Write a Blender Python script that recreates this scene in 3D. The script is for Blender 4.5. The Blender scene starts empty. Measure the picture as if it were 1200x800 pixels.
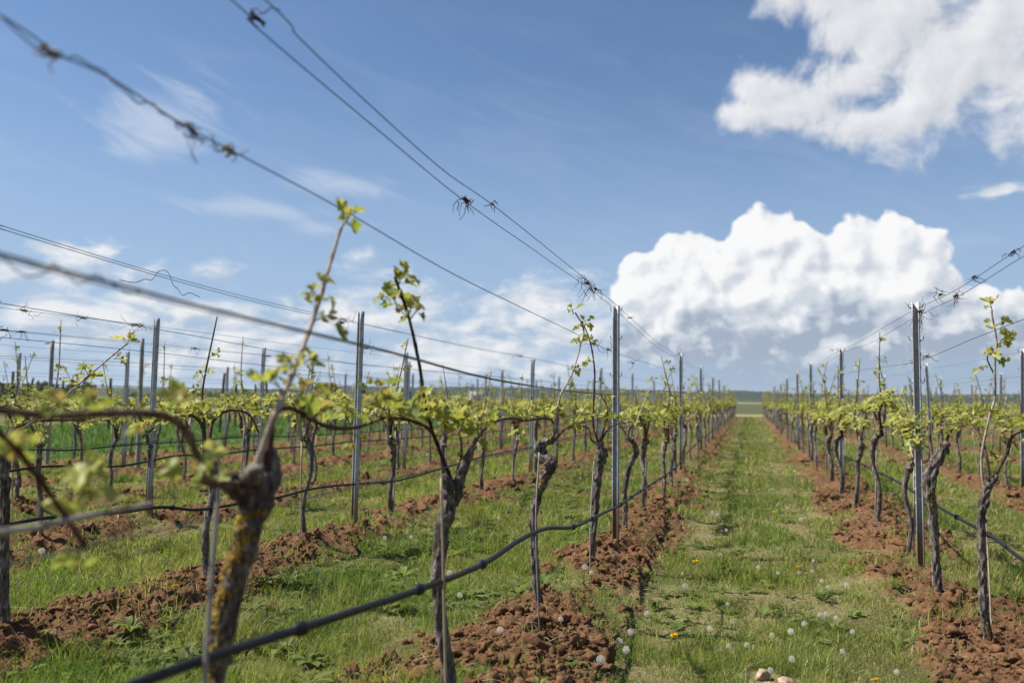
import bpy, math, random
import numpy as np
from mathutils import Vector, Matrix

RNG = np.random.default_rng(7)
random.seed(7)
scene = bpy.context.scene
COL = scene.collection

# ------------------------------------------------------------------ camera
F = 1000.0                       # focal length in units of a 1200 px wide frame
YAW, PITCH, ROLL = math.radians(15.5), math.radians(3.87), math.radians(0.5)
CAM = np.array([0.0, 0.0, 1.24])
fw = Vector((-math.sin(YAW) * math.cos(PITCH), math.cos(YAW) * math.cos(PITCH), math.sin(PITCH)))
rt = Vector((math.cos(YAW), math.sin(YAW), 0))
up = rt.cross(fw)
rt2 = rt * math.cos(ROLL) + up * math.sin(ROLL)
up2 = up * math.cos(ROLL) - rt * math.sin(ROLL)
cam_d = bpy.data.cameras.new('camera')
cam = bpy.data.objects.new('camera', cam_d)
COL.objects.link(cam)
m = Matrix(((rt2.x, up2.x, -fw.x, CAM[0]), (rt2.y, up2.y, -fw.y, CAM[1]), (rt2.z, up2.z, -fw.z, CAM[2]), (0, 0, 0, 1)))
cam.matrix_world = m
cam_d.sensor_width = 36
cam_d.lens = 36 * F / 1200
cam_d.clip_start = 0.05
cam_d.clip_end = 9000
cam_d.dof.use_dof = True
cam_d.dof.focus_distance = 5.0
cam_d.dof.aperture_fstop = 2.0
scene.camera = cam
RT, UP, FW = (np.array(v) for v in (rt2, up2, fw))


def ray(u, v):
    return FW * F + RT * (u - 600) - UP * (v - 400)


def on_row(u, v, X):             # point of the vertical row plane x = X seen at (u, v)
    d = ray(u, v)
    return CAM + d * (X / d[0])


def on_level(u, v, z=0.0):
    d = ray(u, v)
    return CAM + d * ((z - CAM[2]) / d[2])


def at_depth(u, v, zc):
    return CAM + ray(u, v) * (zc / F)


# ------------------------------------------------------------------ noise
def vnoise(x, y, seed=0):
    xi = np.floor(x).astype(np.int64); yi = np.floor(y).astype(np.int64)
    fx = x - xi; fy = y - yi
    fx = fx * fx * (3 - 2 * fx); fy = fy * fy * (3 - 2 * fy)

    def h(a, b):
        n = (a * 374761393 + b * 668265263 + seed * 974634777) & 0xffffffff
        n = ((n ^ (n >> 13)) * 1274126177) & 0xffffffff
        n = n ^ (n >> 16)
        return (n & 0xffffff) / float(0xffffff)
    a = h(xi, yi); b = h(xi + 1, yi); c = h(xi, yi + 1); d = h(xi + 1, yi + 1)
    return (a * (1 - fx) + b * fx) * (1 - fy) + (c * (1 - fx) + d * fx) * fy


def fbm(x, y, seed=0, octv=4):
    s = 0; a = .5; t = 0
    for i in range(octv):
        s = s + a * vnoise(x, y, seed + i * 17); t += a
        x = x * 2.03 + 3.1; y = y * 2.03 + 7.7; a *= .5
    return s / t


def sstep(a, b, x):
    t = np.clip((x - a) / (b - a), 0, 1)
    return t * t * (3 - 2 * t)


# ------------------------------------------------------------------ the rows
ROWS = {'A': -1.03, 'B': 1.15, 'C': -3.3, 'D': -5.45, 'E': 3.35, 'F': -7.4, 'G': -9.4, 'H': -11.4, 'I': 5.55, 'J': 7.75, 'K': 9.95}
ROW_TXT = {'A': 'the row left of the grass aisle', 'B': 'the row right of the grass aisle', 'C': 'the second row left of the aisle',
           'D': 'the third row left of the aisle', 'E': 'the second row right of the aisle', 'F': 'the fourth row left of the aisle',
           'G': 'the fifth row left of the aisle', 'H': 'the row beside the green field', 'I': 'the third row right of the aisle',
           'J': 'the fourth row right of the aisle', 'K': 'the fifth row right of the aisle'}
ROW_END = 71.0
ORD = ['first', 'second', 'third', 'fourth', 'fifth', 'sixth', 'seventh', 'eighth', 'ninth', 'tenth', 'eleventh', 'twelfth']


def soil_mask(x, y):
    m = np.zeros_like(x)
    big = fbm(x * .9, y * .55, 5, 3)
    fine = fbm(x * 5, y * 5, 9, 3)
    for k, xr in ROWS.items():
        hw = {'A': .41, 'B': .42, 'C': .34}.get(k, .36)
        c = xr + {'A': .0, 'B': .10, 'C': -.08}.get(k, 0)
        d = np.abs(x - c) + .38 * (fine - .5)
        w = hw + .34 * (big - .5)
        m = np.maximum(m, 1 - sstep(w - .10, w + .10, d))
    m = m * (y > -6) * (1 - sstep(ROW_END, ROW_END + 1, y))
    # weeds that broke up the tilled strip, bare scrapes in the alleys
    m = m * (1 - .7 * sstep(.60, .70, fbm(x * 2.3 + 47, y * 1.5, 21, 3)))
    left = (x < -1.3) & (x > -12.5) | (x > 1.5)
    m = np.maximum(m, .62 * sstep(.60, .68, fbm(x * 1.3 + 11, y * .8, 33, 4)) * left * (y < ROW_END))
    return m


def ground_z(x, y):
    x = np.asarray(x, float); y = np.asarray(y, float)
    near = 1 - sstep(60, 75, np.hypot(x, y))
    z = .03 * (fbm(x * .7, y * .7, 3, 3) - .5)
    for k, xr in ROWS.items():
        c = xr + {'A': .0, 'B': .10, 'C': -.06}.get(k, 0)
        amp = .055 + .17 * np.clip(fbm(x * .3 + 5, y * 1.1, 60 + ord(k), 3) - .36, 0, 1)
        z = z + amp * np.exp(-((x - c) / .30) ** 2)
    s = soil_mask(x, y)
    lump = np.abs(fbm(x * 5.5, y * 5.5, 71, 4) - .5) * 2
    lump2 = fbm(x * 17, y * 17, 75, 3) - .5
    z = z + s * (.13 * (.45 - lump) + .06 * lump2)
    return z * near


def gz(x, y):
    return float(ground_z(np.array([x]), np.array([y]))[0])


# ------------------------------------------------------------------ materials
def new_mat(name):
    mt = bpy.data.materials.new(name); mt.use_nodes = True
    nt = mt.node_tree
    b = nt.nodes['Principled BSDF']
    return mt, nt, b


def L(nt, a, b):
    nt.links.new(a, b)


def noise_node(nt, scale, detail=4, rough=.55, coord='Object', vec=None):
    n = nt.nodes.new('ShaderNodeTexNoise')
    n.inputs['Scale'].default_value = scale; n.inputs['Detail'].default_value = detail
    n.inputs['Roughness'].default_value = rough
    if vec is None:
        tc = nt.nodes.new('ShaderNodeTexCoord'); vec = tc.outputs[coord]
    L(nt, vec, n.inputs['Vector'])
    return n


def ramp(nt, fac, stops):
    r = nt.nodes.new('ShaderNodeValToRGB')
    e = r.color_ramp.elements
    while len(e) < len(stops):
        e.new(.5)
    for i, (p, c) in enumerate(stops):
        e[i].position = p; e[i].color = (*c, 1)
    L(nt, fac, r.inputs['Fac'])
    return r


def bump(nt, b, height, strength, dist):
    n = nt.nodes.new('ShaderNodeBump')
    n.inputs['Strength'].default_value = strength; n.inputs['Distance'].default_value = dist
    L(nt, height, n.inputs['Height']); L(nt, n.outputs['Normal'], b.inputs['Normal'])


def mat_bark(name, dark, mid, light, scale=30):
    mt, nt, b = new_mat(name)
    tc = nt.nodes.new('ShaderNodeTexCoord')
    mp = nt.nodes.new('ShaderNodeMapping'); mp.inputs['Scale'].default_value = (1, 1, .22)
    L(nt, tc.outputs['Object'], mp.inputs['Vector'])
    n = noise_node(nt, scale * 3, 6, .65, vec=mp.outputs['Vector'])
    n2 = noise_node(nt, scale * .6, 3, .5)
    mx = nt.nodes.new('ShaderNodeMath'); mx.operation = 'MULTIPLY_ADD'
    L(nt, n2.outputs['Fac'], mx.inputs[0]); mx.inputs[1].default_value = .55; 
    sb = nt.nodes.new('ShaderNodeMath'); sb.operation = 'SUBTRACT'
    L(nt, n.outputs['Fac'], sb.inputs[0]); sb.inputs[1].default_value = .27
    L(nt, sb.outputs[0], mx.inputs[2])
    r = ramp(nt, mx.outputs[0], [(.32, dark), (.52, mid), (.72, light)])
    L(nt, r.outputs['Color'], b.inputs['Base Color'])
    b.inputs['Roughness'].default_value = .9
    b.inputs['Specular IOR Level'].default_value = .2
    bump(nt, b, n.outputs['Fac'], 1.0, .03)
    return mt


def mat_simple(name, c, rough=.7, metal=0., var=.25, scale=20, spec=.3, bumpd=0.):
    mt, nt, b = new_mat(name)
    n = noise_node(nt, scale, 5, .6)
    lo = tuple(max(0, x * (1 - var)) for x in c); hi = tuple(min(1, x * (1 + var)) for x in c)
    r = ramp(nt, n.outputs['Fac'], [(.3, lo), (.7, hi)])
    L(nt, r.outputs['Color'], b.inputs['Base Color'])
    b.inputs['Roughness'].default_value = rough; b.inputs['Metallic'].default_value = metal
    b.inputs['Specular IOR Level'].default_value = spec
    if bumpd:
        bump(nt, b, n.outputs['Fac'], .8, bumpd)
    return mt


def mat_leaf(name, trans=.4, rough=.5, spec=.35, tint=(1.15, 1.12, .72)):
    """colour from the 'Col' attribute, part of the light passes through"""
    mt, nt, b = new_mat(name)
    at = nt.nodes.new('ShaderNodeAttribute'); at.attribute_name = 'Col'
    L(nt, at.outputs['Color'], b.inputs['Base Color'])
    b.inputs['Roughness'].default_value = rough
    b.inputs['Specular IOR Level'].default_value = spec
    tr = nt.nodes.new('ShaderNodeBsdfTranslucent')
    mul = nt.nodes.new('ShaderNodeVectorMath'); mul.operation = 'MULTIPLY'
    L(nt, at.outputs['Color'], mul.inputs[0]); mul.inputs[1].default_value = tint
    L(nt, mul.outputs[0], tr.inputs['Color'])
    mx = nt.nodes.new('ShaderNodeMixShader'); mx.inputs[0].default_value = trans
    L(nt, b.outputs[0], mx.inputs[1]); L(nt, tr.outputs[0], mx.inputs[2])
    L(nt, mx.outputs[0], nt.nodes['Material Output'].inputs['Surface'])
    return mt


def mat_attr(name, scale, var, rough=.95, bumpd=0.):
    mt, nt, b = new_mat(name)
    at = nt.nodes.new('ShaderNodeAttribute'); at.attribute_name = 'Col'
    n = noise_node(nt, scale, 6, .65)
    r = ramp(nt, n.outputs['Fac'], [(.25, (1 - var,) * 3), (.75, (1 + var,) * 3)])
    mul = nt.nodes.new('ShaderNodeVectorMath'); mul.operation = 'MULTIPLY'
    L(nt, at.outputs['Color'], mul.inputs[0]); L(nt, r.outputs['Color'], mul.inputs[1])
    L(nt, mul.outputs[0], b.inputs['Base Color'])
    b.inputs['Roughness'].default_value = rough; b.inputs['Specular IOR Level'].default_value = .1
    if bumpd:
        bump(nt, b, n.outputs['Fac'], 1, bumpd)
    return mt


M = {}
M['bark'] = mat_bark('vine_bark', (.032, .025, .020), (.185, .153, .125), (.47, .41, .35))
M['cane'] = mat_bark('cane_brown', (.06, .036, .026), (.16, .10, .07), (.27, .18, .13), 18)
M['cane_red'] = mat_bark('cane_red', (.045, .018, .014), (.10, .04, .03), (.17, .075, .055), 18)
M['cane_pale'] = mat_bark('cane_pale', (.30, .22, .17), (.48, .39, .32), (.60, .52, .45), 18)
M['cane_purple'] = mat_bark('cane_purple', (.02, .010, .012), (.045, .022, .024), (.09, .05, .05), 18)
M['leaf'] = mat_leaf('young_leaf', .45)
M['grass'] = mat_leaf('grass_blade', .48, .6, .2, (1.1, 1.15, .5))
M['lichen'] = mat_simple('yellow_lichen', (.34, .225, .045), .95, 0, .35, 60, .1, .004)
M['wire'] = mat_simple('wire_steel', (.10, .10, .11), .55, .5, .2, 40)
M['hose'] = mat_simple('black_hose', (.010, .0105, .012), .5, 0, .2, 30, .3)
M['tendril'] = mat_simple('dry_tendril', (.075, .045, .032), .9, 0, .4, 60, .1)
M['tendril_pale'] = mat_simple('dry_tendril_pale', (.28, .21, .15), .9, 0, .4, 60, .1)
M['stake'] = mat_simple('stake_cane', (.40, .33, .22), .8, 0, .3, 12, .2)
M['stake_grey'] = mat_simple('stake_grey', (.30, .27, .23), .85, 0, .3, 12, .2)
M['wood'] = mat_bark('weathered_wood', (.05, .04, .03), (.12, .095, .07), (.22, .18, .14), 12)
M['concrete'] = mat_simple('pale_concrete', (.27, .265, .25), .9, 0, .2, 9, .2)
M['stone'] = mat_simple('pale_stone', (.40, .29, .20), .95, 0, .35, 30, .1, .012)
M['stone_white'] = mat_simple('white_stone', (.75, .72, .68), .9, 0, .1, 25, .2, .004)
M['seed'] = mat_leaf('seed_fluff', .4, .9, .1, (1, 1, 1))
M['petal'] = mat_simple('dandelion_yellow', (.80, .50, .01), .8, 0, .15, 50, .1)
M['stem'] = mat_simple('stem_green', (.16, .20, .06), .7, 0, .2, 20, .2)
M['tie'] = mat_simple('pale_tie', (.55, .55, .52), .7, 0, .1, 20, .2)
M['ground'] = mat_attr('ground_soil', 26, .38, .97, .02)
M['clod'] = mat_attr('clod_soil', 45, .35, .97, .012)
M['hills'] = mat_attr('hill_woods', .05, .45, .97)


def mat_post():
    mt, nt, b = new_mat('galvanised_steel')
    tc = nt.nodes.new('ShaderNodeTexCoord')
    n = noise_node(nt, 35, 5, .6)
    r = ramp(nt, n.outputs['Fac'], [(.3, (.30, .315, .33)), (.7, (.50, .52, .54))])
    nr = noise_node(nt, 11, 6, .7)
    rr = ramp(nt, nr.outputs['Fac'], [(.56, (0, 0, 0)), (.68, (.55, .55, .55))])
    mr_ = nt.nodes.new('ShaderNodeMix'); mr_.data_type = 'RGBA'
    L(nt, rr.outputs['Color'], mr_.inputs['Factor']); L(nt, r.outputs['Color'], mr_.inputs['A']); mr_.inputs['B'].default_value = (.20, .15, .10, 1)
    sp = nt.nodes.new('ShaderNodeSeparateXYZ'); L(nt, tc.outputs['Object'], sp.inputs[0])
    n2 = noise_node(nt, 6, 4, .6)
    ad = nt.nodes.new('ShaderNodeMath'); ad.operation = 'MULTIPLY_ADD'
    L(nt, n2.outputs['Fac'], ad.inputs[0]); ad.inputs[1].default_value = .35; L(nt, sp.outputs['Z'], ad.inputs[2])
    mr = nt.nodes.new('ShaderNodeMapRange'); mr.inputs['From Min'].default_value = .30; mr.inputs['From Max'].default_value = .62
    mr.inputs['To Min'].default_value = 1; mr.inputs['To Max'].default_value = 0
    L(nt, ad.outputs[0], mr.inputs['Value'])
    mx = nt.nodes.new('ShaderNodeMix'); mx.data_type = 'RGBA'
    L(nt, mr.outputs[0], mx.inputs['Factor']); L(nt, mr_.outputs['Result'], mx.inputs['A'])
    mx.inputs['B'].default_value = (.22, .155, .08, 1)
    L(nt, mx.outputs['Result'], b.inputs['Base Color'])
    b.inputs['Metallic'].default_value = .25; b.inputs['Roughness'].default_value = .6
    return mt


M['post'] = mat_post()


# ------------------------------------------------------------------ mesh building
class MB:
    def __init__(s):
        s.v, s.c, s.f, s.n = [], [], [], 0

    def add(s, V, faces, col=(.5, .5, .5)):
        V = np.asarray(V, float)
        col = np.asarray(col, float)
        if col.ndim == 1:
            col = np.tile(col, (len(V), 1))
        s.v.append(V); s.c.append(col)
        for f in faces:
            s.f.append([i + s.n for i in f])
        s.n += len(V)

    def merge(s, o, mat=None):
        V = np.concatenate(o.v)
        if mat is not None:
            V = V @ np.array(mat)[:3, :3].T + np.array(mat)[:3, 3]
        s.v.append(V); s.c.append(np.concatenate(o.c))
        s.f.extend([[i + s.n for i in f] for f in o.f]); s.n += len(V)

    def mesh(s, name, mat, smooth=True):
        me = bpy.data.meshes.new(name)
        V = np.concatenate(s.v)
        lens = np.array([len(f) for f in s.f], np.int32)
        idx = np.concatenate([np.asarray(f, np.int32) for f in s.f])
        return raw_mesh(name, V, idx, lens, np.concatenate(s.c), mat, smooth)


def raw_mesh(name, V, idx, lens, colr, mat, smooth=True):
    me = bpy.data.meshes.new(name)
    me.vertices.add(len(V)); me.vertices.foreach_set('co', np.ascontiguousarray(V, np.float32).ravel())
    me.loops.add(len(idx)); me.loops.foreach_set('vertex_index', np.ascontiguousarray(idx, np.int32))
    me.polygons.add(len(lens))
    st = np.concatenate([[0], np.cumsum(lens)[:-1]]).astype(np.int32)
    me.polygons.foreach_set('loop_start', st)
    if smooth:
        me.polygons.foreach_set('use_smooth', np.ones(len(lens), bool))
    me.update(calc_edges=True)
    if colr is not None:
        a = me.color_attributes.new('Col', 'FLOAT_COLOR', 'POINT')
        rgba = np.ones((len(V), 4), np.float32); rgba[:, :3] = colr
        a.data.foreach_set('color', rgba.ravel())
    me.materials.append(mat)
    return me


def link(name, me, parent=None, loc=None, rot=None, scale=None):
    o = bpy.data.objects.new(name, me); COL.objects.link(o)
    if parent is not None:
        o.parent = parent
    if loc is not None:
        o.location = loc
    if rot is not None:
        o.rotation_euler = rot
    if scale is not None:
        o.scale = scale
    return o


def tag(o, label=None, cat=None, group=None, kind=None):
    if label: o['label'] = label
    if cat: o['category'] = cat
    if group: o['group'] = group
    if kind: o['kind'] = kind
    return o


def smooth_path(pts, n):
    """Catmull-Rom through pts, n samples"""
    P = np.asarray(pts, float)
    if len(P) == 2:
        t = np.linspace(0, 1, n)[:, None]
        return P[0] * (1 - t) + P[1] * t
    Q = np.vstack([2 * P[0] - P[1], P, 2 * P[-1] - P[-2]])
    out = []
    for t in np.linspace(0, len(P) - 1 - 1e-6, n):
        i = int(t); u = t - i
        a, b, c, d = Q[i], Q[i + 1], Q[i + 2], Q[i + 3]
        out.append(.5 * (2 * b + (c - a) * u + (2 * a - 5 * b + 4 * c - d) * u * u + (3 * b - a - 3 * c + d) * u ** 3))
    return np.array(out)


def tube(mb, pts, rad, sides=6, n=None, noise=0., seed=0, col=(.5, .5, .5), ridges=0.):
    P = smooth_path(pts, n) if n else np.asarray(pts, float)
    N = len(P)
    R = np.interp(np.linspace(0, 1, N), np.linspace(0, 1, len(np.atleast_1d(rad))), np.atleast_1d(rad)) if np.ndim(rad) else np.full(N, rad)
    T = np.gradient(P, axis=0); T /= np.linalg.norm(T, axis=1)[:, None] + 1e-12
    a = np.array([1., 0, 0]) if abs(T[0][0]) < .8 else np.array([0, 1., 0])
    nrm = np.cross(T[0], a); nrm /= np.linalg.norm(nrm)
    ang = np.linspace(0, 2 * np.pi, sides, endpoint=False)
    V = []
    s = np.concatenate([[0], np.cumsum(np.linalg.norm(np.diff(P, axis=0), axis=1))])
    for i in range(N):
        nrm = nrm - T[i] * nrm.dot(T[i]); nrm /= np.linalg.norm(nrm) + 1e-12
        bn = np.cross(T[i], nrm)
        r = np.full(sides, R[i])
        if noise:
            q = 2.2 / max(R.max(), 1e-4)
            cx = np.cos(ang) * 1.6 + seed * 7.13; sy = np.sin(ang) * 1.6 + s[i] * q * .33
            r = r * (1 + noise * 2 * (vnoise(cx + s[i] * 3, sy, seed) - .5) + noise * 1.2 * (vnoise(cx * 2.7, sy * 2.7 + 9, seed + 5) - .5))
        if ridges:
            r = r * (1 + ridges * np.sin(ang * 5 + seed + s[i] * 9) * (.6 + .4 * np.sin(s[i] * 40 + seed)) + ridges * .8 * (vnoise(ang * 2.9 + seed, np.full(sides, s[i] * 22.), seed + 2) - .5))
        V.append(P[i] + np.outer(np.cos(ang) * r, nrm) + np.outer(np.sin(ang) * r, bn))
    V = np.concatenate(V)
    f = []
    for i in range(N - 1):
        for j in range(sides):
            k = (j + 1) % sides
            f.append((i * sides + j, i * sides + k, (i + 1) * sides + k, (i + 1) * sides + j))
    f.append(tuple(range(sides - 1, -1, -1))); f.append(tuple((N - 1) * sides + j for j in range(sides)))
    mb.add(V, f, col)
    return P


# ------------------------------------------------------------------ leaves
def leaf_template(fine):
    half = [(0.05, .02), (.24, -.12), (.47, .02), (.56, .22), (.40, .30), (.58, .52), (.50, .66), (.28, .62), (.22, .84), (0, 1.02)]
    if fine:
        P = []
        for (a, b) in zip(half[:-1], half[1:]):
            a = np.array(a); b = np.array(b)
            for q in range(3):
                p = a + (b - a) * q / 3
                if q:
                    d = b - a; nn = np.array([d[1], -d[0]]); p = p + nn * (.14 if q == 1 else -.03)
                P.append(p)
        P.append(np.array(half[-1])); half = P
    half = [np.array(p, float) for p in half]
    out = half + [np.array([-p[0], p[1]]) for p in half[-2::-1]]
    out = np.array(out)
    c = np.array([0, .36])
    rings = [.5, 1.0] if fine else [1.0]
    V = [c]; f = []
    n = len(out)
    for r in rings:
        V.extend(c + (out - c) * r)
    for j in range(n - 1):
        f.append((0, 1 + j, 2 + j))
        if fine:
            f.append((1 + j, 1 + n + j, 2 + n + j, 2 + j))
    f.append((0, n, 1))
    return np.array(V), f


LT = {False: leaf_template(False), True: leaf_template(True)}


def add_leaf(mb, o, d, nrm, size, col, rng, fine=False, fold=None, curl=None, petiole=0):
    V, f = LT[fine]
    d = d / np.linalg.norm(d)
    nrm = nrm - d * nrm.dot(d); nrm = nrm / (np.linalg.norm(nrm) + 1e-9)
    side = np.cross(d, nrm)
    fold = rng.uniform(.15, .75) if fold is None else fold
    curl = rng.uniform(-.35, .5) if curl is None else curl
    x, y = V[:, 0], V[:, 1]
    z = fold * np.abs(x) - curl * y * y + .10 * np.sin(x * 9 + y * 7) * (np.abs(x) > .1)
    W = o + size * (np.outer(x * (1 - .25 * fold), side) + np.outer(y, d) + np.outer(z, nrm))
    c = np.asarray(col) * rng.uniform(.85, 1.15)
    cc = np.tile(c, (len(V), 1)) * (1 + .18 * np.clip(np.hypot(x, y - .36) - .3, -.3, .6))[:, None]
    mb.add(W, f, cc)


def leaf_col(rng):
    t = rng.random()
    a = np.array([.39, .405, .105]); b = np.array([.26, .32, .068]); c = np.array([.47, .45, .18])
    if t < .55:
        q = rng.random(); return a * q + b * (1 - q)
    q = rng.random(); return a * q + c * (1 - q)


def shoot(mb, base, d, rng, ls=.06, n=4, size=.045, fine=False, tip=True):
    """a young green shoot with unfolding leaves"""
    d = d / np.linalg.norm(d)
    side = np.cross(d, rng.normal(size=3)); side /= np.linalg.norm(side)
    p1 = base + d * ls * .5 + side * ls * .1
    p2 = base + d * ls + side * ls * .3
    tube(mb, [base, p1, p2], [.0028, .0022, .0014], 4, 4, col=(.22, .25, .05))
    for i in range(n):
        t = (i + .6) / n
        o = base + (p2 - base) * t
        az = i * 2.4 + rng.uniform(-.6, .6)
        e1 = side; e2 = np.cross(d, side)
        out = e1 * math.cos(az) + e2 * math.sin(az)
        s = size * rng.uniform(.7, 1.25) * (1.15 - .55 * t)
        pd = out * rng.uniform(.7, 1.1) + d * rng.uniform(.2, 1.0)
        pd /= np.linalg.norm(pd)
        pl = s * rng.uniform(.4, .9)
        q = o + pd * pl
        tube(mb, [o, q], [.0012, .0009], 3, 2, col=(.26, .26, .07))
        ld = pd * .8 + out * .5 + np.array([0, 0, rng.uniform(-.9, .5)])
        nn = d * .9 + np.array([0, 0, .8]) - out * .4 + rng.normal(size=3) * .45
        add_leaf(mb, q, ld, nn, s, leaf_col(rng), rng, fine)
    if tip:
        for i in range(3):
            dd = d + rng.normal(size=3) * .5
            add_leaf(mb, p2, dd, rng.normal(size=3), size * rng.uniform(.35, .55), np.array([.46, .36, .12]) if rng.random() < .6 else leaf_col(rng), rng, False, .9)


# ------------------------------------------------------------------ generic vine variants
def gnarl(mb, P, R, seed, sides=10, n=22):
    tube(mb, P, R, sides, n, .22, seed, ridges=.16)


ICO = {}


def ico(sub):
    import bmesh
    if sub in ICO: return ICO[sub]
    bm = bmesh.new(); bmesh.ops.create_icosphere(bm, subdivisions=sub, radius=1)
    V = np.array([v.co[:] for v in bm.verts]); f = [tuple(v.index for v in p.verts) for p in bm.faces]
    bm.free(); ICO[sub] = (V, f)
    return ICO[sub]


def knobs(mb, Q, R_, rng, n, sub):
    """burls and pruning scars, most of them around the head"""
    V0, f = ico(sub)
    for _ in range(n):
        t = 1 - abs(rng.normal()) * .17
        t = min(max(t, .2), .985)
        i = int(t * (len(Q) - 1)); r = np.interp(t, np.linspace(0, 1, len(R_)), R_)
        a = rng.uniform(0, 6.28); d = np.array([math.cos(a), math.sin(a), rng.uniform(-.3, .5)])
        w = np.zeros(len(V0))
        for fr, am in ((2., .35), (4.5, .25), (9., .16)):
            for _ in range(3):
                k = rng.normal(size=3) * fr; w = w + am * .6 * np.sin(V0 @ k + rng.uniform(0, 6.28))
        s = r * rng.uniform(.45, .85)
        mb.add(Q[i] + d * r * .62 + V0 * (1 + w)[:, None] * s * np.array([1, 1, 1.35]), f)


def make_variant(seed, lod=0):
    """trunk, two canes and foliage, origin at the foot, row along +y"""
    rng = np.random.default_rng(100 + seed)
    sides = (11, 7, 5)[lod]; nr = (30, 14, 7)[lod]
    hz = rng.uniform(.64, .78)
    lx, ly = rng.uniform(-.05, .05), rng.uniform(-.14, .14)
    r0 = rng.uniform(.016, .026)
    bend = rng.uniform(-.05, .05, 2)
    P = [(0, 0, -.12), (0.0, 0, .02), (lx * .3 + bend[0] * .4, ly * .3 + bend[1] * .6, hz * .34), (lx * .5 - bend[0] * .5, ly * .55 - bend[1], hz * .66), (lx, ly, hz * .9), (lx + bend[0], ly * 1.1 + bend[1], hz)]
    trunk = MB()
    gnarl(trunk, P, [r0 * 1.25, r0 * 1.1, r0 * .95, r0 * 1.0, r0 * 1.45, r0 * 1.15], seed, sides, nr)
    head = np.array(P[-1])
    if lod < 2: knobs(trunk, smooth_path(P, 40), np.array([r0 * 1.25, r0 * 1.1, r0 * .95, r0 * 1.0, r0 * 1.45, r0 * 1.15]), rng, (11, 6)[lod], (2, 1)[lod])
    foli = MB(); canes = []
    for sgn in (-1, 1):
        cm = MB()
        L_ = rng.uniform(.48, .74); zt = rng.uniform(.93, 1.06)
        s0 = head + np.array([rng.uniform(-.02, .02), sgn * .02, -.03])
        s1 = head + np.array([rng.uniform(-.03, .03), sgn * rng.uniform(.03, .12), rng.uniform(.08, .16)])
        s2 = np.array([rng.uniform(-.04, .04), head[1] + sgn * rng.uniform(.16, .28), zt])
        s3 = np.array([rng.uniform(-.03, .03), head[1] + sgn * L_ * .75, zt - rng.uniform(0, .05)])
        s4 = np.array([rng.uniform(-.03, .03), head[1] + sgn * L_, zt - rng.uniform(.03, .16)])
        C = tube(cm, [s0, s1, s2, s3, s4], [.017, .012, .0085, .0075, .005], (7, 5, 4)[lod], (26, 14, 8)[lod], .15, seed)
        canes.append(cm)
        CC = smooth_path([s0, s1, s2, s3, s4], 60)
        step = (5, 6, 9)[lod]
        for i in range(14 + int(rng.integers(0, 4)), 60, step):
            if rng.random() < .16: continue
            dirn = np.array([rng.uniform(-.7, .7), rng.uniform(-.35, .35), rng.uniform(.35, 1.)])
            if lod == 2:
                for _ in range(3):
                    add_leaf(foli, CC[i] + rng.normal(size=3) * .035 + np.array([0, 0, .03]), rng.normal(size=3) + dirn, rng.normal(size=3) + np.array([0, 0, 1.]), rng.uniform(.06, .10), leaf_col(rng), rng)
            else:
                shoot(foli, CC[i], dirn, rng, rng.uniform(.03, .09), int(rng.integers(4, 7)), rng.uniform(.038, .075), False)
    spur = []
    kinds = [2, 1, 2, 3, 1, 2, 2, 1][seed % 8]
    for _ in range(kinds):
        cm = MB()
        ht = rng.uniform(1.18, 1.80)
        ly2 = rng.uniform(-.3, .3)
        pts = [head - np.array([0, 0, .04]), head + np.array([rng.uniform(-.05, .05), ly2 * .35, .22]), np.array([head[0] + rng.uniform(-.06, .06), head[1] + ly2 * .7, ht * .72]), np.array([head[0] + rng.uniform(-.1, .1), head[1] + ly2, ht])]
        CC = smooth_path(pts, 40)
        tube(cm, pts, [.0095, .0075, .006, .004], (6, 5, 3)[lod], (18, 10, 6)[lod])
        spur.append(cm)
        for i in range(12, 40, 4):
            if rng.random() < .10: continue
            dirn = np.array([rng.uniform(-1, 1), rng.uniform(-1, 1), rng.uniform(.3, 1.)])
            if lod == 2:
                for _ in range(3):
                    add_leaf(foli, CC[i] + rng.normal(size=3) * .03, rng.normal(size=3) + dirn, rng.normal(size=3), rng.uniform(.045, .075), leaf_col(rng), rng)
            else:
                shoot(foli, CC[i], dirn, rng, rng.uniform(.03, .08), int(rng.integers(3, 6)), rng.uniform(.034, .05), False)
    # small leaf tuft at the head
    if lod < 2:
        for _ in range(2):
            shoot(foli, head + rng.normal(size=3) * .02, np.array([rng.uniform(-1, 1), rng.uniform(-1, 1), .8]), rng, .04, 3, .04)
    return trunk, canes, spur, foli


VARS = {}
CMATS = ['cane', 'cane_pale', 'cane_red', 'cane']
for lod in (0, 1):
    for s in range(8):
        t, cs, sp, fo = make_variant(s, lod)
        VARS[(lod, s)] = (t.mesh('vine_trunk', M['bark']), [c.mesh('vine_cane', M[CMATS[(s + i) % 4]]) for i, c in enumerate(cs)],
                          [c.mesh('vine_spur', M[CMATS[(s + 1) % 4]]) for c in sp], fo.mesh('vine_foliage', M['leaf']))
# far vines: all in one mesh with three materials
FAR = [make_variant(s, 2) for s in range(8)]

# ------------------------------------------------------------------ hand built vines near the camera
def vine_root(label, foot, group=None):
    o = bpy.data.objects.new('grapevine', None); COL.objects.link(o)
    o.location = foot; o.empty_display_size = .2
    return tag(o, label, 'grapevine', group or 'grapevines in the trellis rows')


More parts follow.
